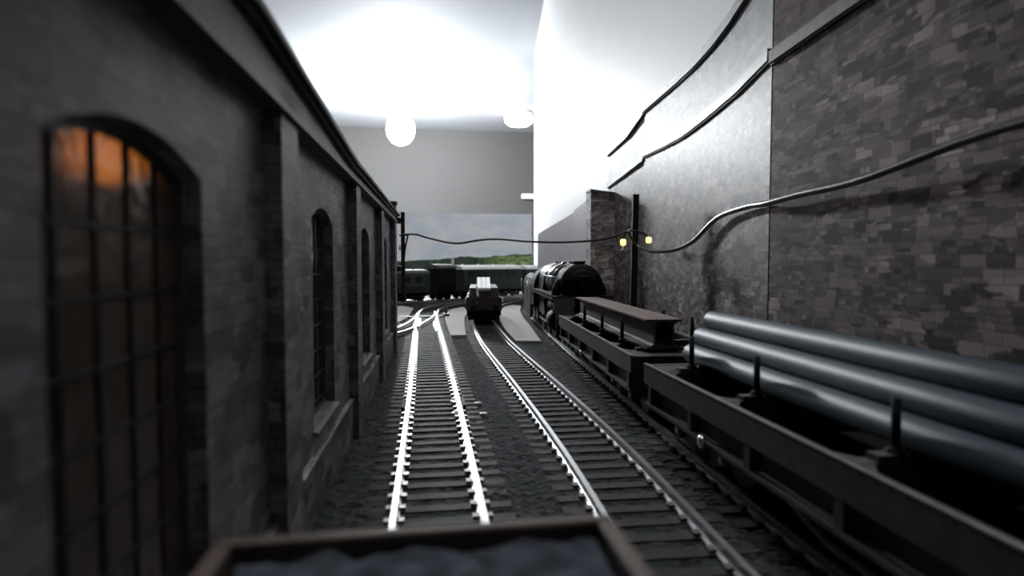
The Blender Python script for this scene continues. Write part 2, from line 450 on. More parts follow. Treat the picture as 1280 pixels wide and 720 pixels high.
class Track:
    def __init__(s, P):
        s.P = P; s.s = [0]
        for a, b in zip(P, P[1:]): s.s.append(s.s[-1] + (b - a).length)
    def at(s, d):
        d = max(0, min(d, s.s[-1] - 1e-6))
        lo, hi = 0, len(s.s) - 1
        while hi - lo > 1:
            m = (lo + hi) // 2
            if s.s[m] <= d: lo = m
            else: hi = m
        u = (d - s.s[lo]) / (s.s[hi] - s.s[lo])
        p = s.P[lo].lerp(s.P[hi], u); t_ = (s.P[hi] - s.P[lo]).normalized()
        return p, t_
    def by_y(s, y):
        for i, (a, b) in enumerate(zip(s.P, s.P[1:])):
            if a.y <= y <= b.y: return a.lerp(b, (y - a.y) / (b.y - a.y))
        return s.P[-1]
    def len_y(s, y):
        for i, (a, b) in enumerate(zip(s.P, s.P[1:])):
            if a.y <= y <= b.y: return s.s[i] + (y - a.y) / (b.y - a.y) * (s.s[i + 1] - s.s[i])
        return s.s[-1]
tr1, tr2, tr3, tr4 = Track(T1), Track(T2), Track(T3), Track(T4)

# ------------------------------------------------------------------ ballast ground
def line_y(P, x):
    for a, b in zip(P, P[1:]):
        if a.x <= x <= b.x: return a.y + (b.y - a.y) * (x - a.x) / (b.x - a.x)
    return P[0].y if x < P[0].x else P[-1].y
bm = B()
xs = [-13 + i * 0.8 for i in range(12)]
while xs[-1] < 11.8: xs.append(xs[-1] + 0.145)
while xs[-1] < 13.6: xs.append(xs[-1] + 0.5)
ys = []; y = -12.0
while y < 3.5: ys.append(y); y += 1.0
while y < 100: ys.append(y); y += 0.11 + max(0, y - 6) * 0.0075
NY = len(ys); rows = []
for x in xs:
    xl = min(x, 13.0)
    lim = line_y(T4, x) + 1.9
    top_ = [yy * (lim + 12) / (ys[-1] + 12) + 12 * ((lim + 12) / (ys[-1] + 12) - 1) for yy in ys]
    col = []
    for yy in top_:
        xx = min(x, 8.7 + 0.09 * max(yy, 0) + 0.3) if x > 8.7 else x
        d = 0.5 * noise.noise(Vector((xx * 1.1, yy * 1.1, 0))) + 0.9 * noise.noise(Vector((xx * 3.7, yy * 3.7, 3.0)))
        near = min(abs(xx - 0.2), abs(xx - 4.1) if yy < 40 else 9, abs(xx - tr3.by_y(yy).x) if yy > -8 else 9)
        h = (0.172 + 0.035 * d) if near < 0.78 else (0.19 + 0.035 * d if 0.9 < near < 1.6 else (0.15 + 0.02 * d if near < 1.9 else 0.15 + 0.11 * d))
        col.append(bm.verts.new((xx, yy, max(0.0, h))))
    rows.append(col)
for a, b in zip(rows, rows[1:]):
    for k in range(NY - 1):
        f = bm.faces.new([a[k], b[k], b[k + 1], a[k + 1]]); f.smooth = True
g = obj('ground', bm, 'ballast'); g['kind'] = 'structure'

# ------------------------------------------------------------------ tracks
def offset_path(P, o, z=0.0):
    out = []
    for i, p in enumerate(P):
        a = P[max(i - 1, 0)]; b = P[min(i + 1, len(P) - 1)]; d = (b - a).normalized()
        out.append((p.x + d.y * o, p.y - d.x * o, z))
    return out
RAILP = [(-0.055, 0.45), (0.055, 0.45), (0.055, 0.40), (0.018, 0.375), (0.018, 0.25), (0.09, 0.225), (0.09, 0.205), (-0.09, 0.205), (-0.09, 0.225), (-0.018, 0.25), (-0.018, 0.375), (-0.055, 0.40)]
bm = B(); box(bm, -1.45, 1.45, -0.14, 0.14, 0.07, 0.205)
for s in (-1, 1):
    for q in (-1, 1):
        x0 = s * 0.825 + q * 0.055; x1 = s * 0.825 + q * 0.19
        box(bm, min(x0, x1), max(x0, x1), -0.09, 0.09, 0.2, 0.275)
sleeper0 = obj('sleeper', bm, 'sleeper')
sleeper0.data.materials.append(MATS['rail_chair'])
for p_ in sleeper0.data.polygons:
    if p_.center.z > 0.21 or (abs(p_.center.y) < 0.1 and p_.center.z > 0.2 and abs(p_.center.x) > 0.1 and p_.area < 0.1): p_.material_index = 1
sleeper_used = [False]
def make_track(tr, label, group, s0, s1, nmax=95, pitch=0.607, rail_cut=None):
    t = thing('railway_track', label, 'railway track', (0, 0, 0), 0, group)
    a, _ = tr.at(s0)
    pts = [p for p, s in zip(tr.P, tr.s) if s0 <= s <= s1]
    for o in (-0.825, 0.825):
        bm = B(); sweep(bm, offset_path(pts, o), RAILP); obj('rail', bm, 'rail_steel', t)
    k = 0; d = s0; rest = B(); nrest = 0
    while d < s1:
        p, tg = tr.at(d); ang = math.atan2(-tg.x, tg.y) + random.uniform(-0.01, 0.01)
        if k < nmax:
            if not sleeper_used[0]:
                o = sleeper0; sleeper_used[0] = True
            else:
                o = sleeper0.copy(); COL.objects.link(o)
            o.parent = t; o.location = (p.x, p.y, random.uniform(-0.006, 0.006)); o.rotation_euler = (0, 0, ang)
        else:
            me = sleeper0.data; mt = Matrix.Translation((p.x, p.y, 0)) @ Matrix.Rotation(ang, 4, 'Z')
            vs = [rest.verts.new(mt @ v.co) for v in me.vertices]
            for f in me.polygons: rest.faces.new([vs[i] for i in f.vertices])
            nrest += 1
        k += 1; d += pitch
    if nrest: o = obj('far_sleepers', rest, 'sleeper', t); o['kind'] = 'stuff'
    else: rest.free()
    return t
k1 = make_track(tr1, 'left-hand straight track running beside the dark engine shed', None, tr1.len_y(-3), tr1.s[-1] - 0.1)
k2 = make_track(tr2, 'middle track between the left track and the goods train, empty up to the brown wagon', None, tr2.len_y(-3), tr2.s[-1] - 0.1)
k3 = make_track(tr3, 'right-hand track under the bolster wagons and black locomotive', None, tr3.len_y(-7), tr3.s[-1] - 0.1)
k4 = make_track(tr4, 'curved far track under the dark green coaches', None, 0.5, tr4.s[-1] - 0.5)
# bits on the left track: rail joiners, uncoupler bridge
part('rail_joiner', 'sleeper', k1, lambda b: (box(b, -0.78, -0.68, 19.2, 20.4, 0.21, 0.36),))
part('rail_joiner', 'sleeper', k1, lambda b: (box(b, 1.2, 1.3, 19.2, 20.4, 0.21, 0.36),))
for y_, x_ in ((18.6, -0.52), (18.7, 0.92), (20.2, -0.5), (20.3, 0.95), (19.9, 1.75), (18.5, 1.8)):
    part('track_clip', 'coping', k1, lambda b: hexa(b, [(x_ - 0.13, y_ - 0.13, 0.14), (x_ + 0.15, y_ - 0.13, 0.14), (x_ + 0.13, y_ + 0.14, 0.14), (x_ - 0.12, y_ + 0.12, 0.14)], [(x_ - 0.11, y_ - 0.1, 0.26), (x_ + 0.12, y_ - 0.1, 0.25), (x_ + 0.1, y_ + 0.12, 0.27), (x_ - 0.1, y_ + 0.1, 0.26)]))
# turnout
t = thing('turnout_branch', 'diverging turnout rails curving left off the left-hand track past the shed end', 'railway track', (0, 0, 0))
for P in ([(-3.1, 39.2), (-1.97, 42.3), (-1.35, 45.2), (-0.82, 50.2), (-0.6, 55)], [(-3.4, 36.6), (-1.82, 39.2), (-0.75, 42.4), (0.35, 48.2), (0.82, 52.2), (0.90, 55)]):
    bm = B(); sweep(bm, [(p.x, p.y) for p in dense(P)], [(x * 1.0, z - 0.004) for x, z in RAILP]); obj('branch_rail', bm, 'rail_steel', t)
bm = B(); sweep(bm, [(p.x, p.y) for p in dense([(-0.45, 42.6), (-0.36, 45.5), (-0.42, 48.5)])], RAILP); obj('check_rail', bm, 'rail_steel', t)
bm = B(); sweep(bm, [(p.x, p.y) for p in dense([(0.82, 41.6), (0.74, 44), (0.66, 46)])], RAILP); obj('check_rail', bm, 'rail_steel', t)
part('frog', 'rail_steel', t, lambda b: prism(b, [(-0.8, 41.9), (-0.45, 43.4), (-0.2, 44.6), (-0.55, 44.2)], 0.22, 0.43, 'Z'))
part('tie_bar', 'black_card', t, lambda b: box(b, -2.1, 1.7, 51.8, 52.2, 0.15, 0.30))
part('point_lever', 'black_card', t, lambda b: (box(b, 1.55, 2.1, 51.5, 52.6, 0.15, 0.5), tube(b, [(1.8, 52, 0.5), (1.95, 52, 0.9)], 0.08, 8)))
for i in range(12):
    u = i / 11; y = 38.2 + 8.6 * u; x = -2.7 + 1.35 * u
    part('branch_sleeper', 'sleeper', t, lambda b: hexa(b, [(x - 1.0, y + 0.25, 0.06), (x - 1.0, y - 0.08, 0.06), (x + 0.55, y - 0.32, 0.06), (x + 0.55, y, 0.06)], [(x - 1.0, y + 0.25, 0.2), (x - 1.0, y - 0.08, 0.2), (x + 0.55, y - 0.32, 0.2), (x + 0.55, y, 0.2)]))

# concrete slabs
bm = B(); prism(bm, [(1.6, 38.2), (2.62, 38.2), (2.9, 44), (3.3, 50), (4.2, 57.5), (3.9, 61.8), (2.9, 60.0), (2.2, 57.6), (1.78, 54), (1.62, 50), (1.58, 44)], 0.0, 0.32, 'Z')
tag(obj('concrete_slab', bm, 'concrete', bevel=0.03), 'pale concrete slab between the left track and the brown wagon', 'paving')
bm = B(); prism(bm, [(5.35, 35.0), (6.85, 34.6), (7.25, 38.5), (7.7, 43), (8.2, 49), (9.1, 56.5), (10.2, 62.5), (9.5, 64.2), (8.3, 61.9), (7.2, 57), (6.4, 52), (5.9, 46.5), (5.55, 41)], 0.0, 0.32, 'Z')
tag(obj('concrete_slab', bm, 'concrete', bevel=0.03), 'pale concrete slab between the brown wagon and the black locomotive', 'paving')
bm = B(); prism(bm, [(-6, 47.6), (-2.2, 47.4), (-1.45, 52), (-1.35, 57), (-1.2, 62), (-2.4, 65.2), (-6, 63)], 0.0, 0.24, 'Z')
tag(obj('concrete_slab', bm, 'concrete'), 'pale yard surface left of the turnout beyond the shed', 'paving')

# ------------------------------------------------------------------ engine shed on the left (long wall, local y along the wall)
SH_A = math.atan(0.019)
shed = thing('engine_shed', 'long dark brick engine shed with arched windows lining the left side', 'building', (-2.15, 0, 0), -SH_A)
PX = -0.25          # panel plane behind the pilaster face (x = 0)
def hz(y): return 0.42 * max(0, min(1, (15.5 - y) / 8.0)) if y > 7.5 else 0.42
PIL = [-6.0, 1.0, 8.8, 16.7, 24.3, 32.0]
WINS = [(4.0, 6.55), (11.95, 14.35), (19.4, 21.9), (27.1, 29.4)]
ZB, ZS, RISE = 1.75, 5.88, 0.30
def uvize(o, su=1.0):
    me = o.data; uvl = me.uv_layers.new(name='UVMap')
    for p in me.polygons:
        n = p.normal
        for li in p.loop_indices:
            c = me.vertices[me.loops[li].vertex_index].co
            if abs(n.z) > 0.7: uvl.data[li].uv = (c.y * su, c.x * su)
            elif abs(n.x) >= abs(n.y): uvl.data[li].uv = (c.y * su, c.z * su)
            else: uvl.data[li].uv = (c.x * su, c.z * su)
def arch_z(y, y0, y1, zs=ZS, rise=RISE):
    u = (y - (y0 + y1) / 2) / ((y1 - y0) / 2)
    return zs + rise * (1 - u * u)
# panels with window openings
def wall_slices(bm, ya, yb, za, zb_fn, x0, x1, n=1):
    for i in range(n):
        y0 = ya + (yb - ya) * i / n; y1 = ya + (yb - ya) * (i + 1) / n
        zt0 = zb_fn(y0); zt1 = zb_fn(y1)
        hexa(bm, [(x0, y0, za), (x1, y0, za), (x1, y1, za), (x0, y1, za)], [(x0, y0, zt0), (x1, y0, zt0), (x1, y1, zt1), (x0, y1, zt1)])
bm = B()
TOPZ = lambda y: 7.55
prev = -12.0
for (a, b) in WINS:
    wall_slices(bm, prev, a, 0.02, TOPZ, PX - 0.35, PX)
    box(bm, PX - 0.35, PX, a, b, 0.02, ZB)
    n = 14
    for i in range(n):
        y0 = a + (b - a) * i / n; y1 = a + (b - a) * (i + 1) / n
        z0, z1 = arch_z(y0, a, b), arch_z(y1, a, b)
        hexa(bm, [(PX - 0.35, y0, z0), (PX, y0, z0), (PX, y1, z1), (PX - 0.35, y1, z1)], [(PX - 0.35, y0, 7.55), (PX, y0, 7.55), (PX, y1, 7.55), (PX - 0.35, y1, 7.55)])
    prev = b
wall_slices(bm, prev, 33.0, 0.02, TOPZ, PX - 0.35, PX)
o = obj('side_wall', bm, 'engine_shed_brick', shed); uvize(o)
for y in PIL:
    bm = B(); box(bm, PX, 0, y, y + 1.0, 0.02, 7.5); o = obj('pilaster', bm, 'engine_shed_brick', shed); uvize(o)
bm = B()
for a, b in zip(PIL, PIL[1:]):
    box(bm, PX, PX + 0.10, a + 1.0, b, 0.02, 1.22)
    box(bm, PX, PX + 0.13, a + 1.0, b, 1.22, 1.28)
o = obj('plinth', bm, 'engine_shed_brick', shed); uvize(o)
bm = B()
N = 44
for i in range(N):
    y0 = -12 + 45 * i / N; y1 = -12 + 45 * (i + 1) / N
    for (x0, x1, za, zb) in ((PX, 0.0, 7.22, 7.5), (PX, 0.08, 7.16, 7.24)):
        h0, h1 = hz(y0), hz(y1)
        hexa(bm, [(x0, y0, za), (x1, y0, za), (x1, y1, za), (x0, y1, za)], [(x0, y0, zb + h0), (x1, y0, zb + h0), (x1, y1, zb + h1), (x0, y1, zb + h1)]) if za == 7.22 else box(bm, x0, x1, y0, y1, za, zb)
o = obj('frieze', bm, 'dark_card', shed)
bm = B()
for i in range(N):
    y0 = -12 + 45.1 * i / N; y1 = -12 + 45.1 * (i + 1) / N
    h0, h1 = hz(y0), hz(y1)
    for (x0, x1, za, zb) in ((PX - 0.2, 0.10, 7.44, 7.52), (PX - 0.2, 0.20, 7.52, 7.62)):
        hexa(bm, [(x0, y0, za + h0), (x1, y0, za + h0), (x1, y1, za + h1), (x0, y1, za + h1)], [(x0, y0, zb + h0), (x1, y0, zb + h0), (x1, y1, zb + h1), (x0, y1, zb + h1)])
obj('cornice', bm, 'black_card', shed)
part('roof', 'roof_dark', shed, lambda b: prism(b, [(PX - 0.34, 7.3), (PX - 0.34, 7.5), (-5.5, 7.9), (-10, 7.5), (-10, 7.3)], -12, 32.9, 'Y'))
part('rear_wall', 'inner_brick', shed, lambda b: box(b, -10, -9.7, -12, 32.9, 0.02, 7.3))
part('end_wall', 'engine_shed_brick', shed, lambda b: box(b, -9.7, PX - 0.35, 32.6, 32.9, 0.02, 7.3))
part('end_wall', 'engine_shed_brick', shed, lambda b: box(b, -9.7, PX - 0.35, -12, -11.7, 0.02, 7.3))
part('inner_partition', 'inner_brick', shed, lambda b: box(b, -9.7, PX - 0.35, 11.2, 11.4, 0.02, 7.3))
part('chimney', 'dark_card', shed, lambda b: (box(b, -0.62, -0.04, 33.05, 33.9, 0.02, 8.2), box(b, -0.68, 0.02, 33.0, 33.95, 8.2, 8.34)))
for wi, (a, b) in enumerate(WINS):
    fx0, fx1 = PX - 0.27, PX - 0.20
    bm = B()
    n = 16; ins = 0.11
    for i in range(n):       # arched head of the frame
        y0 = a + (b - a) * i / n; y1 = a + (b - a) * (i + 1) / n
        z0, z1 = arch_z(y0, a, b), arch_z(y1, a, b)
        hexa(bm, [(fx0, y0, z0 - ins), (fx1, y0, z0 - ins), (fx1, y1, z1 - ins), (fx0, y1, z1 - ins)], [(fx0, y0, z0), (fx1, y0, z0), (fx1, y1, z1), (fx0, y1, z1)])
    box(bm, fx0, fx1, a, a + ins, ZB, ZS); box(bm, fx0, fx1, b - ins, b, ZB, ZS); box(bm, fx0, fx1, a, b, ZB, ZB + ins)
    fr = obj('window_frame', bm, 'dark_card', shed)
    bm = B()
    for k in (1, 2, 3, 4):
        y = a + (b - a) * k / 5
        box(bm, fx0, fx1 - 0.01, y - 0.016, y + 0.016, ZB, arch_z(y, a, b) - 0.05)
    for k in range(7):
        z = 2.0 + k * 0.555
        box(bm, fx0, fx1 - 0.01, a, b, z - 0.016, z + 0.016)
    obj('glazing_bar', bm, 'black_card', fr)
    bm = B()
    poly = [(a, ZB), (b, ZB)] + [(b - (b - a) * i / 12, arch_z(b - (b - a) * i / 12, a, b) - 0.01) for i in range(13)]
    prism(bm, poly, fx0 + 0.02, fx0 + 0.035, 'X')
    obj('pane', bm, 'glazing', fr)
    part('sill', 'coping', shed, lambda q: hexa(q, [(PX - 0.2, a - 0.1, ZB - 0.12), (PX + 0.10, a - 0.1, ZB - 0.12), (PX + 0.10, b + 0.1, ZB - 0.12), (PX - 0.2, b + 0.1, ZB - 0.12)], [(PX - 0.2, a - 0.1, ZB + 0.03), (PX + 0.10, a - 0.1, ZB - 0.05), (PX + 0.10, b + 0.1, ZB - 0.05), (PX - 0.2, b + 0.1, ZB + 0.03)]))
t = thing('interior_bulb', 'small glowing orange bulb seen through the nearest arched shed window', 'lamp', (-4.1, 8.5, 6.45))
part('glass_bulb', 'warm_bulb', t, lambda b: lathe(b, [(0.08, 0.36), (0.3, 0.26), (0.4, 0), (0.3, -0.26), (0.08, -0.38)], n=14))
part('bulb_wire', 'black_card', t, lambda b: tube(b, [(0, 0, 0.2), (0, 0, 1.1)], 0.04, 6))

# ------------------------------------------------------------------ retaining wall on the right, card panels
def lerp_tab(tab, u):
    for (a, va), (b, vb) in zip(tab, tab[1:]):
        if a <= u <= b: return va + (vb - va) * (u - a) / (b - a)
    return tab[0][1] if u < tab[0][0] else tab[-1][1]
def panel(name, label, plan, low, high, mlow, mhigh, mcop1, mcop2, group=None):
    """plan: quadratic bow through three ground points; low/high: (u, z) tables of the two coping lines"""
    P0, Pm, P1 = [Vector(p) for p in plan]
    t = thing(name, label, 'wall', (0, 0, 0.0), 0, group)
    def pt(u): return P0 * (1 - u) ** 2 + Pm * 2 * u * (1 - u) + P1 * u * u
    N = 24; Ltot = (P1 - P0).length
    def slab(bm, za, zb, d0, d1):
        """za, zb: z at u; d0..d1 distance in front of the plan line (towards the track)"""
        uvl = bm.loops.layers.uv.new('UVMap'); rings = []
        for i in range(N + 1):
            u = i / N; p = pt(u); d = (pt(min(1, u + 0.01)) - pt(max(0, u - 0.01))).normalized(); nrm = Vector((-d.y, d.x))
            f_ = p + nrm * d1; b_ = p + nrm * d0
            rings.append([bm.verts.new((f_.x, f_.y, za(u))), bm.verts.new((b_.x, b_.y, za(u))), bm.verts.new((b_.x, b_.y, zb(u))), bm.verts.new((f_.x, f_.y, zb(u)))])
        for i in range(N):
            a, b = rings[i], rings[i + 1]
            for k in range(4):
                f = bm.faces.new([a[k], a[(k + 1) % 4], b[(k + 1) % 4], b[k]])
                for l in f.loops:
                    uu = (i if l.vert in a else i + 1) / N
                    l[uvl].uv = (uu * Ltot + (0 if k in (3, 1) else 0.1 * l.vert.co.z), l.vert.co.z + plan[0][1] * 0.37)
        for r in (rings[0], rings[-1]): bm.faces.new(r)
    zl = lambda u: lerp_tab(low, u)
    bm = B(); slab(bm, lambda u: 0.05, zl, -0.25, 0.0); obj('lower_wall', bm, mlow, t)
    if high:
        zh = lambda u: lerp_tab(high, u)
        bm = B(); slab(bm, zl, zh, -0.25, 0.0); obj('upper_wall', bm, mhigh, t)
        bm = B(); slab(bm, lambda u: zh(u), lambda u: zh(u) + 0.38, -0.3, 0.16); obj('top_coping', bm, mcop2, t)
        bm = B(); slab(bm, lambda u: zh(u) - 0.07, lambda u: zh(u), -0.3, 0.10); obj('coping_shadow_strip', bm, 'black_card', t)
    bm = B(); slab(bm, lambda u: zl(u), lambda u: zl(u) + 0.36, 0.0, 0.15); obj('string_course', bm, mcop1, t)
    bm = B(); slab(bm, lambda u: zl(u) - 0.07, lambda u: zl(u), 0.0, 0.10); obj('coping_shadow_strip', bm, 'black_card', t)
    return t
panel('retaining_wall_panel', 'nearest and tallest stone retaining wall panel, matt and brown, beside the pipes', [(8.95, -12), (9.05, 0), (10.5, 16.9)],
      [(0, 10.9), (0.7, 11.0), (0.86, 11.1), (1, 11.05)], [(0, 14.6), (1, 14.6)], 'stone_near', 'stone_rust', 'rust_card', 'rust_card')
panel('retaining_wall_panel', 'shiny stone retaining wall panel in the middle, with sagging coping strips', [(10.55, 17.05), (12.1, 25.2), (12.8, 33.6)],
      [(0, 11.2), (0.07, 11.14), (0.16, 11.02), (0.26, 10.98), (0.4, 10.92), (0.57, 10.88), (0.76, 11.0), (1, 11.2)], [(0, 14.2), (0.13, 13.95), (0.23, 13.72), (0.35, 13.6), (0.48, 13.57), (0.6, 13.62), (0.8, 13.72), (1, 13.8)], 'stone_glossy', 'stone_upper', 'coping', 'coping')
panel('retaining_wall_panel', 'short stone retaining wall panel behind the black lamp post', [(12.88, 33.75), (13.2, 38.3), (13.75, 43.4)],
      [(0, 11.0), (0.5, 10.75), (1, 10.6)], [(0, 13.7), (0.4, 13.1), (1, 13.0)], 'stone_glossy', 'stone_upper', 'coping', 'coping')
t = thing('wall_pier', 'square stone pier at the far end of the tall retaining wall', 'wall', (0, 0, 0))
bm = B(); hexa(bm, [(11.95, 41.9, 0.05), (13.55, 41.3, 0.05), (13.6, 43.3, 0.05), (12.05, 43.5, 0.05)], [(11.95, 41.9, 10.2), (13.55, 41.3, 9.9), (13.6, 43.3, 10.1), (12.05, 43.5, 10.3)])
o = obj('pier_body', bm, 'stone_pier', t); uvize(o)
bm = B(); hexa(bm, [(11.9, 41.83, 10.15), (13.52, 41.23, 9.88), (13.5, 43.3, 10.05), (12.0, 43.55, 10.2)], [(11.9, 41.83, 10.3), (13.52, 41.23, 10.03), (13.5, 43.3, 10.2), (12.0, 43.55, 10.35)])
obj('pier_cap', bm, 'coping', t)
def far_panel(label, p, q, za, zb):
    bm = B(); hexa(bm, [(p[0], p[1], 0.05), (p[0] + 0.3, p[1], 0.05), (q[0] + 0.3, q[1], 0.05), (q[0], q[1], 0.05)], [(p[0], p[1], za), (p[0] + 0.3, p[1], za), (q[0] + 0.3, q[1], zb), (q[0], q[1], zb)])
    tag(obj('far_wall_panel', bm, 'mauve_card'), label, 'wall')
far_panel('narrow plain mauve wall panel just behind the stone pier', (12.2, 43.7), (12.75, 50.0), 9.75, 9.45)
bm = B(); far = [(12.95, 50.6), (14.25, 74.3)]
hexa(bm, [(12.95, 50.6, 0.05), (13.25, 50.6, 0.05), (14.55, 74.3, 0.05), (14.25, 74.3, 0.05)], [(12.95, 50.6, 9.35), (13.25, 50.6, 9.35), (14.55, 74.3, 8.55), (14.25, 74.3, 8.55)])
tag(obj('far_wall_panel', bm, 'mauve_card'), 'long plain mauve wall panel sloping down above the black locomotive', 'wall')

# ------------------------------------------------------------------ posts, lamps, cable
t = thing('lamp_post', 'tall black post with two small yellow lamps against the stone wall', 'lamp post', (10.85, 30.0, 0.1))
part('post', 'black_card', t, lambda b: hexa(b, [(-0.17, -0.1, 0), (0.17, -0.1, 0), (0.17, 0.1, 0), (-0.17, 0.1, 0)], [(-0.03, -0.1, 8.48), (0.29, -0.1, 8.48), (0.29, 0.1, 8.48), (-0.03, 0.1, 8.48)]))
part('lamp_arm', 'cable', t, lambda b: tube(b, [(-0.57, -0.1, 6.1), (-0.5, -0.15, 6.42), (-0.25, -0.2, 6.6), (0.2, -0.2, 6.52), (0.6, -0.15, 6.40), (0.82, -0.1, 6.22)], 0.06, 8))
for x, z in ((-0.57, 5.96), (0.83, 6.09)):
    lp = part('lamp_head', 'yellow_lamp', t, lambda b: lathe(b, [(0.10, 0.16), (0.15, 0.1), (0.15, -0.1), (0.1, -0.17)], (x, -0.1, z), n=14))
    if x < 0: part('lamp_glass', 'plastic_white', lp, lambda b: lathe(b, [(0.05, -0.17), (0.04, -0.36), (0.10, -0.38), (0.10, -0.44)], (x, -0.1, z), n=12))
t = thing('utility_post', 'slim black post with a strut holding the cable at the far end of the shed', 'post', (-1.22, 34.2, 4.2))
part('post', 'black_card', t, lambda b: box(b, -0.11, 0.11, -0.09, 0.09, -1.2, 3.65))
part('strut', 'black_card', t, lambda b: tube(b, [(0.03, -0.05, 0.9), (0.14, -0.05, 1.7), (0.28, -0.02, 2.34)], 0.05, 8))
part('arm', 'black_card', t, lambda b: tube(b, [(-0.2, -0.14, 2.32), (0.0, -0.14, 2.34), (0.30, -0.05, 2.36)], 0.045, 8))
part('clamp', 'black_card', t, lambda b: box(b, -0.42, -0.11, -0.4, 0.05, 0.3, 0.6))
part('clamp', 'black_card', t, lambda b: box(b, -0.42, -0.11, -0.4, 0.05, 3.0, 3.3))
part('insulator', 'plastic_white', t, lambda b: lathe(b, [(0.06, 0), (0.08, 0.1), (0.04, 0.3)], (-0.17, -0.14, 1.5), n=10))
cab = [(8.4, 3.5, 7.34), (9.05, 6.2, 7.25), (9.45, 9.0, 7.22), (9.78, 12.2, 6.9), (10.05, 14.8, 6.87), (10.23, 16.7, 6.81), (10.52, 18.2, 6.86), (10.92, 20.55, 6.79), (11.15, 22.05, 6.53), (11.35, 23.75, 5.98), (11.46, 25.1, 5.72), (11.40, 26.3, 5.57), (11.28, 27.7, 5.54),
       (11.15, 28.8, 5.63), (10.95, 29.4, 5.80), (10.72, 29.6, 6.1), (10.55, 29.65, 6.45), (10.45, 29.75, 6.62), (10.30, 30.0, 6.55),
       (10.02, 30.30, 6.40), (9.52, 30.80, 6.25), (8.97, 31.20, 6.18), (7.39, 32.00, 6.11), (5.77, 33.00, 6.18), (4.23, 33.40, 6.32), (3.11, 33.60, 6.27), (1.99, 33.80, 6.09), (1.32, 34.00, 6.14), (0.64, 34.00, 6.28), (-0.04, 34.10, 6.46), (-0.48, 34.10, 6.59), (-0.93, 34.10, 6.60), (-1.22, 34.08, 6.60)]
def dense3(P, n=6):
    P = [Vector(p) for p in P]; P = [P[0] * 2 - P[1]] + P + [P[-1] * 2 - P[-2]]; out = []
    for i in range(1, len(P) - 2):
        p0, p1, p2, p3 = P[i - 1:i + 3]
        for k in range(n):
            u = k / n
            out.append(0.5 * ((2 * p1) + (-p0 + p2) * u + (2 * p0 - 5 * p1 + 4 * p2 - p3) * u * u + (-p0 + 3 * p1 - 3 * p2 + p3) * u ** 3))
    out.append(P[-2]); return out
bm = B(); cp = dense3(cab); tube(bm, cp, [0.095 if p.y < 28.5 else 0.06 for p in cp], 10)
tag(obj('overhead_cable', bm, 'cable'), 'thick dark cable slung along the stone wall and across all the tracks', 'cable')

# ------------------------------------------------------------------ rolling stock
def wheelset(parent, y, r=0.58, m='loco_black', gauge=0.72):
    t_ = part('wheelset', m, parent, lambda b: (lathe(b, [(r, -gauge - 0.12), (r, -gauge + 0.06), (r + 0.05, -gauge + 0.08), (r + 0.05, -gauge + 0.14), (0.1, -gauge + 0.15), (0.07, gauge - 0.15), (r + 0.05, gauge - 0.14), (r + 0.05, gauge - 0.08), (r, gauge - 0.06), (r, gauge + 0.12)], (0, y, 0.47 + r), 'X', 20)))
    return t_
def bogie(parent, yc, m='loco_black', wb=1.1):
    bg = part('bogie', m, parent, lambda b: [
        (prism(b, [(yc - wb - 0.5, 1.15), (yc - wb - 0.35, 0.95), (yc - 0.5, 0.7), (yc + 0.5, 0.7), (yc + wb + 0.35, 0.95), (yc + wb + 0.5, 1.15), (yc + wb + 0.4, 1.35), (yc - wb - 0.4, 1.35)], s * 1.12 - 0.06, s * 1.12 + 0.06, 'X'),
         lathe(b, [(0.17, s * 1.1), (0.17, s * 1.26), (0.1, s * 1.3)] if s > 0 else [(0.1, -1.3), (0.17, -1.26), (0.17, -1.1)], (0, yc - wb, 1.02), 'X', 12),
         lathe(b, [(0.17, s * 1.1), (0.17, s * 1.26), (0.1, s * 1.3)] if s > 0 else [(0.1, -1.3), (0.17, -1.26), (0.17, -1.1)], (0, yc + wb, 1.02), 'X', 12),
         [tube(b, [(s * 1.18, yc + q * 0.2, 0.75), (s * 1.18, yc + q * 0.2, 1.1)], 0.09, 8) for q in (-1, 0, 1)]) for s in (-1, 1)] + [box(b, -1.12, 1.12, yc - 0.3, yc + 0.3, 0.95, 1.3)])
    for q in (-wb, wb): wheelset(bg, yc + q)
    part('axlebox_cover', 'bright_metal', bg, lambda b: [lathe(b, [(0.08, s * 1.28), (0.08, s * 1.34)] if s > 0 else [(0.08, -1.34), (0.08, -1.28)], (0, yc + q * wb, 1.02), 'X', 10) for s in (-1, 1) for q in (-1, 1)])
    return bg
def buffers(parent, y, s, z=1.45, m='loco_matt'):
    for x in (-0.85, 0.85):
        prof = [(0.09, y), (0.09, y + s * 0.3), (0.06, y + s * 0.3), (0.06, y + s * 0.42), (0.24, y + s * 0.42), (0.22, y + s * 0.48)]
        part('buffer', m, parent, lambda b: lathe(b, prof, (x, 0, z), 'Y', 14))
    part('coupling', m, parent, lambda b: (box(b, -0.1, 0.1, min(y, y + s * 0.5), max(y, y + s * 0.5), z - 0.12, z), box(b, -0.3, 0.3, min(y + s * 0.42, y + s * 0.5), max(y + s * 0.42, y + s * 0.5), z - 0.35, z - 0.05)))
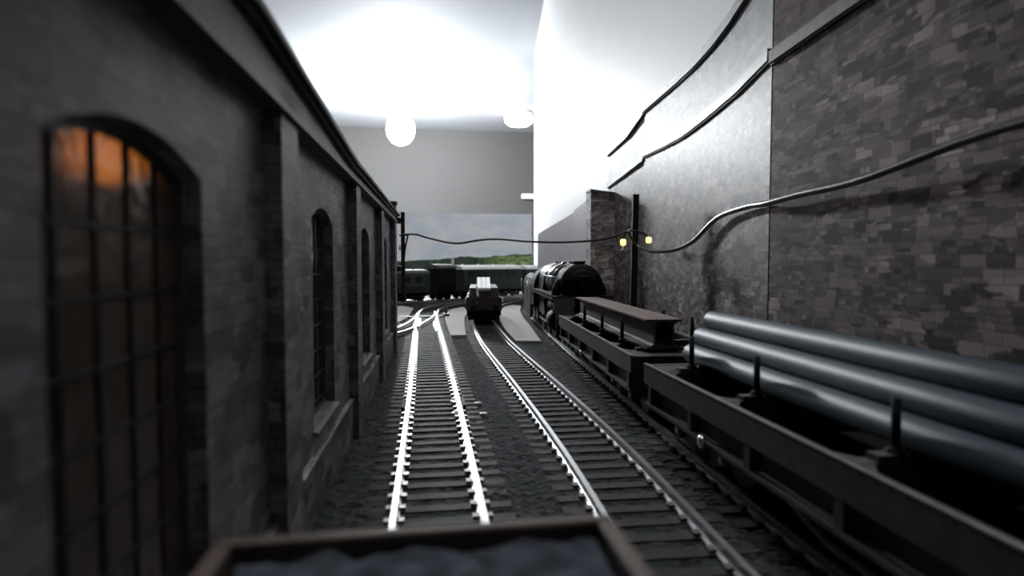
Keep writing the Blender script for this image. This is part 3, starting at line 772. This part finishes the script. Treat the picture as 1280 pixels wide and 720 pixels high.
def bolster_wagon(label, tr, ya, yb, bolsters, posts_x, hw=1.68):
    a = tr.by_y(ya); b_ = tr.by_y(yb); mid = (a + b_) / 2; d = b_ - a; Lg = d.length; h = Lg / 2
    t = thing('bolster_wagon', label, 'wagon', (mid.x, mid.y, 0.0), math.atan2(-d.x, d.y))
    for s in (-1, 1):
        X = s * hw
        def side(b, s=s, X=X):
            x0, x1 = sorted((X, X - s * 0.16))
            prism(b, [(-h, 2.4), (-h, 1.92), (-h + 1.2, 1.88), (h - 1.2, 1.88), (h, 1.92), (h, 2.4)], x0, x1, 'X')
            x2, x3 = sorted((X - s * 0.22, X - s * 0.3)); box(b, x2, x3, -h + 0.1, h - 0.1, 1.42, 1.9)
            x4, x5 = sorted((X + s * 0.0, X - s * 0.3)); box(b, x4, x5, -h + 0.1, h - 0.1, 1.36, 1.44)
            n = int(Lg / 2.4)
            for i in range(n + 1):
                y = -h + 0.35 + (Lg - 0.7) * i / n
                x6, x7 = sorted((X - s * 0.02, X - s * 0.25)); box(b, x6, x7, y - 0.09, y + 0.09, 1.44, 1.9)
        sb = part('solebar', 'wagon_grey', t, side)
        part('edge_strip', 'coping', sb, lambda b: box(b, *sorted((X + s * 0.015, X - s * 0.06)), -h, h, 2.395, 2.425))
        part('truss_rod', 'coping', sb, lambda b: tube(b, [(X - s * 0.3, -h * 0.45, 1.36), (X - s * 0.3, -h * 0.3, 0.95), (X - s * 0.3, h * 0.3, 0.95), (X - s * 0.3, h * 0.45, 1.36)], 0.06, 6))
        part('brake_wheel', 'bright_metal', sb, lambda b: lathe(b, [(0.03, X + s * 0.0), (0.13, X + s * 0.02), (0.13, X + s * 0.08), (0.05, X + s * 0.1)] if s > 0 else [(0.05, X - 0.1), (0.13, X - 0.08), (0.13, X - 0.02), (0.03, X)], (0, 6.4 if Lg > 15 else 0.6, 1.42), 'X', 14))
    for s in (-1, 1):
        part('headstock', 'wagon_grey', t, lambda b: box(b, -hw + 0.165, hw - 0.165, *sorted((s * h, s * (h - 0.18))), 1.4, 2.39))
        buffers(t, s * h, s, 1.62)
        part('end_deck', 'wagon_grey', t, lambda b: box(b, -hw + 0.165, hw - 0.165, *sorted((s * (h - 0.19), s * (h - 1.0))), 2.22, 2.38))
    part('floor', 'wagon_floor', t, lambda b: box(b, -hw + 0.305, hw - 0.305, -h + 1.01, h - 1.01, 1.55, 1.75))
    part('centre_sill', 'wagon_floor', t, lambda b: (box(b, -0.35, -0.2, -h + 1.01, h - 1.01, 1.1, 1.54), box(b, 0.2, 0.35, -h + 1.01, h - 1.01, 1.1, 1.54)))
    for yw in bolsters:
        yl = (Vector(tr.by_y(yw)) - mid).dot(d.normalized())
        bo = part('bolster', 'wagon_grey', t, lambda b: (box(b, -hw + 0.165, hw - 0.165, yl - 0.13, yl + 0.13, 1.76, 2.38),
                  prism(b, [(-hw + 0.17, yl - 0.5), (-hw + 0.17, yl + 0.5), (-hw + 0.42, yl + 0.14), (-hw + 0.42, yl - 0.14)], 2.26, 2.37, 'Z'),
                  prism(b, [(hw - 0.17, yl - 0.5), (hw - 0.42, yl - 0.14), (hw - 0.42, yl + 0.14), (hw - 0.17, yl + 0.5)], 2.26, 2.37, 'Z'), box(b, -1.2, 1.2, yl - 0.11, yl + 0.11, 2.38, 2.47)))
        for x in (posts_x if yw not in (16.9, 27.2) else ()):
            part('stanchion', 'loco_matt', t, lambda b: (tube(b, [(x, yl, 2.40), (x, yl, 3.22)], 0.062, 8), lathe(b, [(0.13, 2.40), (0.12, 2.5), (0.07, 2.56)], (x, yl, 0), n=10)))
    off = 2.4
    bogie(t, -h + off); bogie(t, h - off)
    return t, mid, d.normalized(), h
wag1, m1, d1, h1 = bolster_wagon('grey bogie bolster wagon nearest the camera, loaded with blue pipes', tr3, -5.2, 14.55, [-3.5, 0.2, 3.6, 7.05, 10.55, 13.5], (-0.86, 1.22))
wag2, m2, d2, h2 = bolster_wagon('grey bogie bolster wagon carrying brown steel girders behind the locomotive', tr3, 15.75, 28.3, [16.9, 18.5, 21.3, 24.5, 27.2], (-1.18, 1.18))

# pipes: pyramid three, two, one
R = 0.24
def frame_pt(mid, d, x, y, z): n = Vector((d.y, -d.x)); p = mid + d * y + n * x; return (p.x, p.y, z)
def pipe(x, z, y0, y1, label):
    bm = B()
    n = 28
    pr = [(R, -1), (R, 1), (R - 0.04, 1), (R - 0.04, -1)]
    rings = []
    for r, e in pr:
        ring = []
        for k in range(n):
            a = 2 * PI * k / n
            ring.append(bm.verts.new((r * math.cos(a), y0 if e < 0 else y1, r * math.sin(a))))
        rings.append(ring)
    for i in range(4):
        a, b = rings[i], rings[(i + 1) % 4]
        for k in range(n):
            f = bm.faces.new([a[k], a[(k + 1) % n], b[(k + 1) % n], b[k]]); f.smooth = i in (0, 2)
    o = obj('steel_pipe', bm, 'pipe_blue')
    o.location = frame_pt(m1, d1, x, 0, z); o.rotation_euler = (0, 0, math.atan2(-d1.x, d1.y))
    return tag(o, label, 'pipe', 'blue pipes on the nearest wagon')
zb = 2.475 + R
pipe(-0.54, zb, -h1 + 0.8, 9.55, 'bottom row dark blue pipe lying against the near stanchions')
pipe(-0.04, zb, -h1 + 0.9, 9.35, 'bottom row dark blue pipe in the middle of the stack')
pipe(0.46, zb, -h1 + 0.7, 9.3, 'bottom row dark blue pipe on the side by the stone wall')
pipe(-0.29, zb + R * 1.75, -h1 + 0.85, 9.5, 'second row dark blue pipe just above the lowest visible one')
pipe(0.21, zb + R * 1.75, -h1 + 0.6, 9.3, 'second row dark blue pipe on the side by the stone wall')
pipe(-0.04, zb + R * 3.5, -h1 + 0.9, 9.45, 'topmost dark blue pipe of the stack')

def girder(x, y0, y1, label):
    def fn(b):
        w2, z0, H = 0.27, 2.475, 0.88
        prism(b, [(x - w2, z0), (x + w2, z0), (x + w2, z0 + 0.06), (x + 0.1, z0 + 0.10), (x + 0.035, z0 + 0.16), (x + 0.035, z0 + H - 0.16), (x + 0.1, z0 + H - 0.1), (x + w2, z0 + H - 0.05), (x + w2, z0 + H), (x - w2, z0 + H), (x - w2, z0 + H - 0.05), (x - 0.1, z0 + H - 0.1), (x - 0.035, z0 + H - 0.16), (x - 0.035, z0 + 0.16), (x - 0.1, z0 + 0.10), (x - w2, z0 + 0.06)], y0, y1, 'Y')
    bm = B(); fn(bm); o = obj('steel_girder', bm, 'girder_brown')
    p = frame_pt(m2, d2, 0, 0, 0); o.location = p; o.rotation_euler = (0, 0, math.atan2(-d2.x, d2.y))
    tag(o, label, 'girder', 'brown girders on the second wagon'); return o
girder(-0.76, -5.6, 5.4, 'brown steel girder on the left, beside the near stanchions')
girder(-0.21, -5.6, 5.4, 'brown steel girder on the right, nearer the stone wall')

# locomotive: local y = 0 at the front buffer beam, body runs to +y
def pose(tr, y0, y1):
    a = tr.by_y(y0); b = tr.by_y(y1); d = b - a
    return (a.x, a.y, 0.0), math.atan2(-d.x, d.y)
loc, rz = pose(tr3, 29.6, 41.5)
t = thing('steam_locomotive', 'black steam locomotive facing the camera, coupled to the girder wagon', 'locomotive', loc, rz)
BC = 3.80      # boiler centre height
part('smokebox', 'loco_matt', t, lambda b: lathe(b, [(0.04, 1.22), (0.9, 1.25), (1.02, 1.32), (1.1, 1.42), (1.12, 1.45), (1.12, 3.3)], (0, 0, BC), 'Y', 40))
sd = part('smokebox_door', 'loco_matt', t, lambda b: lathe(b, [(0.03, 1.06), (0.35, 1.08), (0.7, 1.15), (0.86, 1.24), (0.88, 1.3)], (0, 0, BC), 'Y', 36))
part('door_handle', 'loco_black', sd, lambda b: (tube(b, [(-0.02, 1.0, BC - 0.02), (0.16, 0.98, BC - 0.22)], 0.025, 6), tube(b, [(0, 1.08, BC), (0, 0.98, BC)], 0.05, 8)))
part('hinge_strap', 'loco_black', sd, lambda b: [box(b, -0.7, 0.75, 1.08, 1.14, BC + z - 0.025, BC + z + 0.025) for z in (0.3, -0.3)])
part('number_plate', 'coping', sd, lambda b: box(b, -0.26, 0.26, 1.07, 1.10, BC + 0.44, BC + 0.52))
part('boiler', 'loco_black', t, lambda b: lathe(b, [(1.08, 3.3), (1.10, 8.0), (1.16, 9.6)], (0, 0, BC), 'Y', 40))
for i, y in enumerate((3.32, 4.9, 6.5, 8.0)):
    part('boiler_band', 'loco_black', t, lambda b: lathe(b, [(1.05, y), (1.135, y + 0.02), (1.135, y + 0.12), (1.05, y + 0.14)], (0, 0, BC), 'Y', 40))
def firebox(b):
    pr = []
    for i in range(17):
        a = PI * i / 16; pr.append((1.17 * math.cos(a), BC + 1.16 * math.sin(a)))
    pr += [(-1.25, BC - 0.6), (-1.1, 1.6), (1.1, 1.6), (1.25, BC - 0.6)]
    prism(b, pr, 8.2, 11.1, 'Y')
part('firebox', 'loco_black', t, firebox)
part('chimney', 'loco_black', t, lambda b: lathe(b, [(0.42, BC + 0.95), (0.33, BC + 1.08), (0.32, BC + 1.2), (0.37, BC + 1.24), (0.37, BC + 1.28), (0.27, BC + 1.28), (0.27, BC + 1.2)], (0, 2.2, 0), n=22))
part('steam_dome', 'loco_black', t, lambda b: lathe(b, [(0.5, BC + 0.95), (0.42, BC + 1.1), (0.36, BC + 1.22), (0.2, BC + 1.28), (0.05, BC + 1.3)], (0, 5.8, 0), n=22))
part('safety_valve', 'loco_black', t, lambda b: [lathe(b, [(0.09, BC + 1.1), (0.09, BC + 1.28)], (x, 9.3, 0), n=10) for x in (-0.14, 0.14)])
for s in (-1, 1):
    # outside steam pipe bulging from the smokebox, and the curved casing below it
    part('steam_pipe', 'loco_matt', t, lambda b: tube(b, [(s * 0.75, 2.2, BC + 0.25), (s * 1.10, 2.2, BC + 0.02), (s * 1.27, 2.2, BC - 0.35), (s * 1.33, 2.2, BC - 0.75), (s * 1.33, 2.2, 2.6)], [0.25, 0.27, 0.26, 0.24, 0.24], 14))
    part('running_plate', 'loco_matt', t, lambda b: (box(b, *sorted((s * 0.6, s * 1.66)), 0.9, 11.0, 3.12, 3.20), box(b, *sorted((s * 1.6, s * 1.66)), 0.9, 11.0, 3.0, 3.20)))
    part('front_step_plate', 'loco_matt', t, lambda b: hexa(b, [(s * 0.5, 0.12, 2.02), (s * 1.6, 0.12, 2.02), (s * 1.6, 0.95, 3.12), (s * 0.5, 0.95, 3.12)], [(s * 0.5, 0.12, 2.10), (s * 1.6, 0.12, 2.10), (s * 1.6, 0.95, 3.20), (s * 0.5, 0.95, 3.20)]))
    part('cylinder', 'loco_matt', t, lambda b: lathe(b, [(0.42, 1.3), (0.5, 1.36), (0.5, 3.0), (0.42, 3.06)], (s * 1.25, 0, 1.85), 'Y', 24))
    vc = part('valve_chest', 'loco_matt', t, lambda b: lathe(b, [(0.30, 1.2), (0.33, 1.25), (0.33, 3.1), (0.30, 3.15)], (s * 1.28, 0, 2.68), 'Y', 20))
    part('valve_rim', 'bright_metal', vc, lambda b: (lathe(b, [(0.27, 1.17), (0.34, 1.19), (0.345, 1.23), (0.29, 1.24)], (s * 1.28, 0, 2.68), 'Y', 20),))
    part('handrail', 'bright_metal', t, lambda b: tube(b, [(s * 1.14, 1.5, BC + 0.38), (s * 1.2, 9.0, BC + 0.38)], 0.025, 6))
    part('connecting_rod', 'bright_metal', t, lambda b: box(b, *sorted((s * 1.16, s * 1.24)), 3.1, 6.9, 1.35, 1.47))
    part('coupling_rod', 'bright_metal', t, lambda b: box(b, *sorted((s * 1.06, s * 1.13)), 4.8, 10.6, 1.18, 1.30))
    for y in (5.0, 7.4, 9.8):
        dw = part('driving_wheel', 'loco_matt', t, lambda b: (lathe(b, [(1.12, s * 0.98), (1.12, s * 0.84), (1.17, s * 0.82), (1.17, s * 0.74), (0.95, s * 0.72), (0.95, s * 0.98)][::(1 if s < 0 else -1)], (0, y, 1.62), 'X', 30), [tube(b, [(s * 0.88, y, 1.62), (s * 0.88, y + 1.0 * math.cos(k * PI / 6), 1.62 + 1.0 * math.sin(k * PI / 6))], 0.04, 5) for k in range(12)]))
        part('hub', 'bright_metal', dw, lambda b: lathe(b, [(0.14, s * 0.84), (0.14, s * 1.04)] if s > 0 else [(0.14, -1.04), (0.14, -0.84)], (0, y, 1.62), 'X', 12))
    part('pipework', 'coping', t, lambda b: (tube(b, [(s * 1.3, 3.4, 2.9), (s * 1.25, 4.0, 3.1), (s * 1.2, 7.5, 3.05), (s * 1.25, 8.2, 2.9)], 0.05, 6), lathe(b, [(0.16, 4.6), (0.18, 4.7), (0.18, 6.2), (0.16, 6.3)], (s * 1.36, 0, 2.95), 'Y', 12)))
part('frames', 'loco_matt', t, lambda b: (box(b, -0.6, -0.5, 0.2, 12.5, 1.0, 2.75), box(b, 0.5, 0.6, 0.2, 12.5, 1.0, 2.75)))
part('smokebox_saddle', 'loco_matt', t, lambda b: prism(b, [(-0.85, 2.0), (0.85, 2.0), (0.75, 3.0), (0.62, BC - 0.85), (-0.62, BC - 0.85), (-0.75, 3.0)], 1.5, 3.2, 'Y'))
part('buffer_beam', 'loco_matt', t, lambda b: box(b, -1.6, 1.6, 0.0, 0.14, 1.25, 2.1))
buffers(t, 0.0, -1, 1.65)
for q in (1.0, 2.5):
    wheelset(t, q + 0.2, 0.45)
def cabfn(b):
    pr = [(1.5, 2.0), (1.5, 3.2)]
    for i in range(15):
        a = PI * (i + 1) / 16; pr.append((1.5 * math.cos(a), 3.2 + 1.62 * math.sin(a)))
    pr += [(-1.5, 3.2), (-1.5, 2.0)]
    prism(b, pr, 11.1, 13.2, 'Y')
cb = part('cab', 'loco_matt', t, cabfn)
for s in (-1, 1):
    part('cab_window', 'glazing', cb, lambda b: box(b, *sorted((s * 1.49, s * 1.515)), 11.5, 12.3, 2.6, 3.15))
loc, rz = pose(tr3, 43.4, 50.8)
t = thing('locomotive_tender', 'black tender coupled behind the black steam locomotive', 'tender', loc, rz)
def tend(b):
    pr = [(-1.45, 1.7), (1.45, 1.7), (1.45, 3.3), (1.3, 3.8), (0.9, 4.1), (-0.9, 4.1), (-1.3, 3.8), (-1.45, 3.3)]
    prism(b, pr, 0.0, 7.6, 'Y')
part('tank_body', 'loco_matt', t, tend)
part('frames', 'loco_matt', t, lambda b: (box(b, -1.45, -1.3, 0, 7.6, 0.9, 1.7), box(b, 1.3, 1.45, 0, 7.6, 0.9, 1.7)))
part('handrail', 'bright_metal', t, lambda b: (tube(b, [(-1.66, 0.1, 2.0), (-1.66, 0.1, 3.6)], 0.03, 6), tube(b, [(-1.66, 7.4, 2.0), (-1.66, 7.4, 3.6)], 0.03, 6)))
part('coal', 'stone_load', t, lambda b: [bmesh.ops.create_icosphere(b, subdivisions=1, radius=random.uniform(0.2, 0.34), matrix=Matrix.Translation((random.uniform(-0.7, 0.7), random.uniform(0.6, 4.6), 4.08))) for _ in range(40)])['kind'] = 'stuff'
for y in (1.2, 3.8, 6.4): wheelset(t, y, 0.6)
buffers(t, 7.6, 1, 1.5)

# brown wagon on the middle track
loc, rz = pose(tr2, 44.6, 54.0)
t = thing('goods_wagon', 'dark brown wagon loaded with planks and white lengths on the middle track', 'wagon', loc, rz)
for y in (0, 9.4): part('end_plank', 'wagon_brown', t, lambda b: box(b, -1.36, 1.36, y, y + 0.14, 1.35, 2.32))
part('underframe', 'loco_matt', t, lambda b: (box(b, -1.3, -1.15, 0.14, 9.4, 0.95, 1.6), box(b, 1.15, 1.3, 0.14, 9.4, 0.95, 1.6), box(b, -1.15, 1.15, 0.14, 9.4, 1.3, 1.55), box(b, -1.2, 1.2, 0.2, 0.4, 0.62, 1.35)))
part('side_plank', 'wagon_brown', t, lambda b: (box(b, -1.36, -1.24, 0.15, 9.39, 1.6, 2.28), box(b, 1.24, 1.36, 0.15, 9.39, 1.6, 2.28)))
part('lamp_bracket', 'bright_metal', t, lambda b: (lathe(b, [(0.05, -0.06), (0.07, 0.0)], (-0.55, 0, 1.95), 'Y', 10),))
part('corner_stanchion', 'plastic_white', t, lambda b: (tube(b, [(-1.42, 0.1, 1.9), (-1.36, 0.1, 2.35)], 0.05, 6), tube(b, [(1.42, 0.1, 1.9), (1.36, 0.1, 2.35)], 0.05, 6)))
buffers(t, 0.0, -1, 1.55)
for y in (1.8, 7.6): wheelset(t, y, 0.5)
n_ = Vector((math.cos(rz), math.sin(rz))); f_ = Vector((-math.sin(rz), math.cos(rz)))
def cargo(name, label, cat, group, m, x0, x1, y0, y1, z0, z1):
    bm = B(); box(bm, x0, x1, y0, y1, z0, z1); o = obj(name, bm, m); o.location = loc; o.rotation_euler = (0, 0, rz)
    return tag(o, label, cat, group)
for s, nm in ((-1, 'left'), (1, 'right')):
    for k in range(4):
        x0, x1 = sorted((s * (1.2 - 0.03 * k), s * 0.55))
        cargo('timber_plank', 'dark timber plank in the %s stack on the brown wagon, %s' % (nm, ('lowest of four', 'second from the bottom', 'third from the bottom', 'topmost')[k]), 'plank', 'planks on the brown wagon', 'dark_plank', x0, x1, 0.2 + 0.25 * k, 8.9 - 0.2 * k, 2.2 + 0.22 * k if k else 1.66, 2.36 + 0.22 * k)
bm = B(); prism(bm, [(0.6, 1.66), (8.6, 1.66), (8.6, 3.0), (5.2, 3.6), (0.6, 2.8)], -0.5, 0.5, 'X'); o = obj('load_block', bm, 'black_card'); o.location = loc; o.rotation_euler = (0, 0, rz)
tag(o, 'dark sloping block load in the middle of the brown wagon', 'load')
for k in range(3):
    x0 = -0.52 + k * 0.36
    bm = B(); hexa(bm, [(x0, 0.9, 2.88), (x0 + 0.33, 0.9, 2.88), (x0 + 0.33, 5.0, 3.6), (x0, 5.0, 3.6)], [(x0, 0.9, 3.02), (x0 + 0.33, 0.9, 3.02), (x0 + 0.33, 5.0, 3.74), (x0, 5.0, 3.74)])
    o = obj('white_sheet', bm, 'white_sheet'); o.location = loc; o.rotation_euler = (0, 0, rz)
    tag(o, 'white sheet on top of the brown wagon load, %s of the three' % ('leftmost', 'middle one', 'rightmost')[k], 'sheet', 'white sheets on the brown wagon')
bm = B(); hexa(bm, [(-0.52, 0.35, 2.4), (-0.36, 0.35, 2.4), (-0.36, 0.5, 2.4), (-0.52, 0.5, 2.4)], [(-0.6, 0.35, 3.16), (-0.48, 0.35, 3.16), (-0.48, 0.5, 3.16), (-0.6, 0.5, 3.16)])
o = obj('white_stake', bm, 'white_sheet'); o.location = loc; o.rotation_euler = (0, 0, rz); tag(o, 'short upright white stake at the end of the brown wagon load', 'stake')

# the wagon the camera rides on
t = thing('open_wagon', 'rusty open wagon end filling the bottom edge of the view', 'wagon', (0.02, 0, 0))
WX0, WX1, WY0, WY1, WZ = -1.60, 1.50, -7.0, 4.70, 2.95
part('end_board', 'rust_rim', t, lambda b: box(b, WX0, WX1, WY1 - 0.13, WY1, 1.5, WZ), bevel=0.03)
part('end_board', 'rust_rim', t, lambda b: box(b, WX0, WX1, WY0, WY0 + 0.13, 1.5, WZ), bevel=0.03)
part('side_board', 'rust_rim', t, lambda b: box(b, WX1 - 0.15, WX1, WY0 + 0.131, WY1 - 0.131, 1.5, WZ), bevel=0.03)
part('side_board', 'rust_rim', t, lambda b: box(b, WX0, WX0 + 0.15, WY0 + 0.131, WY1 - 0.131, 1.5, WZ), bevel=0.03)
part('wagon_floor', 'wagon_brown', t, lambda b: box(b, WX0 + 0.16, WX1 - 0.16, WY0 + 0.14, WY1 - 0.14, 1.3, 1.5))
part('underframe', 'loco_matt', t, lambda b: (box(b, -1.3, -1.1, WY0 + 0.2, WY1 - 0.2, 1.1, 1.3), box(b, 1.1, 1.3, WY0 + 0.2, WY1 - 0.2, 1.1, 1.3)))
for y in (-4.6, 2.4):
    part('wheelset', 'loco_black', t, lambda b: lathe(b, [(0.55, -0.66), (0.55, -0.5), (0.1, -0.48), (0.07, 0.84), (0.55, 0.86), (0.55, 1.02)], (0, y, 1.02), 'X', 20))
buffers(t, WY1, 1, 1.6)
bm = B(); nx, ny = 44, 150; rows = []
for i in range(nx + 1):
    col = []
    for j in range(ny + 1):
        x = WX0 + 0.19 + (WX1 - WX0 - 0.38) * i / nx; y = WY0 + 0.17 + (WY1 - WY0 - 0.34) * j / ny
        dst, _p = noise.voronoi(Vector((x * 2.6, y * 2.6, 0.0)))
        h = 2.79 + 0.10 * (1 - min(1, dst[0] * 1.6)) + 0.05 * noise.noise(Vector((x * 5, y * 5, 1)))
        col.append(bm.verts.new((x + 0.02, y, h)))
    rows.append(col)
for a, b in zip(rows, rows[1:]):
    for k in range(ny):
        f = bm.faces.new([a[k], b[k], b[k + 1], a[k + 1]]); f.smooth = True
bmesh.ops.recalc_face_normals(bm, faces=bm.faces)
bot = [rows[0][0], rows[-1][0], rows[-1][-1], rows[0][-1]]
o = obj('stone_load', bm, 'stone_load'); md = o.modifiers.new('thick', 'SOLIDIFY'); md.thickness = 1.0; md.offset = -1
o['kind'] = 'stuff'; tag(o, 'grey-blue crushed stone filling the open wagon at the bottom', 'stone')

# far train
def coach(name, label, y_s, length, zr, roof_m, side_m='coach_green', windows=True, dome=False, cat='railway coach'):
    p0, tg = tr4.at(y_s); p1, _ = tr4.at(y_s + length); d = p1 - p0
    t = thing(name, label, cat, (p0.x, p0.y, 0), math.atan2(-d.x, d.y)); L_ = d.length
    part('body', side_m, t, lambda b: prism(b, [(-1.5, 1.45), (1.5, 1.45), (1.58, 2.2), (1.5, zr - 0.55), (-1.5, zr - 0.55), (-1.58, 2.2)], 0.1, L_ - 0.1, 'Y'))
    def roof(b):
        pr = [(1.52, zr - 0.55)]
        for i in range(11):
            a = PI * i / 10; pr.append((1.5 * math.cos(a), zr - 0.45 + 0.45 * math.sin(a)))
        pr += [(-1.52, zr - 0.55)]; prism(b, pr, 0.0, L_, 'Y')
    rf = part('roof', roof_m, t, roof)
    if windows:
        n = int(L_ / 1.55)
        for i in range(n):
            y = 0.8 + (L_ - 1.6) * (i + 0.5) / n
            part('window', 'loco_black', t, lambda b: (box(b, 1.46, 1.56, y - 0.4, y + 0.4, zr - 1.55, zr - 0.85),))
        for i in range(4): part('ventilator', roof_m, rf, lambda b: lathe(b, [(0.12, zr - 0.05), (0.12, zr + 0.1), (0.06, zr + 0.14)], (0, L_ * (i + 0.5) / 4, 0), n=8))
    part('underframe', 'loco_matt', t, lambda b: (box(b, -1.2, 1.2, 0.1, L_ - 0.1, 1.05, 1.44), box(b, 0.6, 1.1, L_ * 0.4, L_ * 0.55, 0.75, 1.05)))
    if L_ > 6:
        for yb_ in (2.0, L_ - 2.0): bogie(t, yb_)
    else:
        for yb_ in (0.8, L_ - 0.8): wheelset(t, yb_, 0.5)
    return t
# s along T4: starts at x=-14; find s for world x
def s_x(x):
    for p, s in zip(tr4.P, tr4.s):
        if p.x >= x: return s
    return tr4.s[-1]
coach('railway_coach', 'dark green coach at the left of the far train, next to the shed end', s_x(-10.5), s_x(0.6) - s_x(-10.5) - 0.9, 4.15, 'roof_dark', windows=True)
coach('goods_van', 'short dark van with rounded black roof in the far train', s_x(0.6), s_x(3.6) - s_x(0.6) - 0.8, 4.75, 'roof_dark', 'loco_matt', windows=False, cat='van')
coach('railway_coach', 'green coach with pale grey roof behind the brown wagon', s_x(3.6), s_x(12.6) - s_x(3.6) - 0.9, 4.62, 'roof_grey')
coach('railway_coach', 'last dark green coach half hidden behind the locomotive', s_x(12.6), s_x(16.6) - s_x(12.6) - 0.6, 4.55, 'roof_grey', windows=False)

if not sleeper_used[0]: bpy.data.objects.remove(sleeper0)
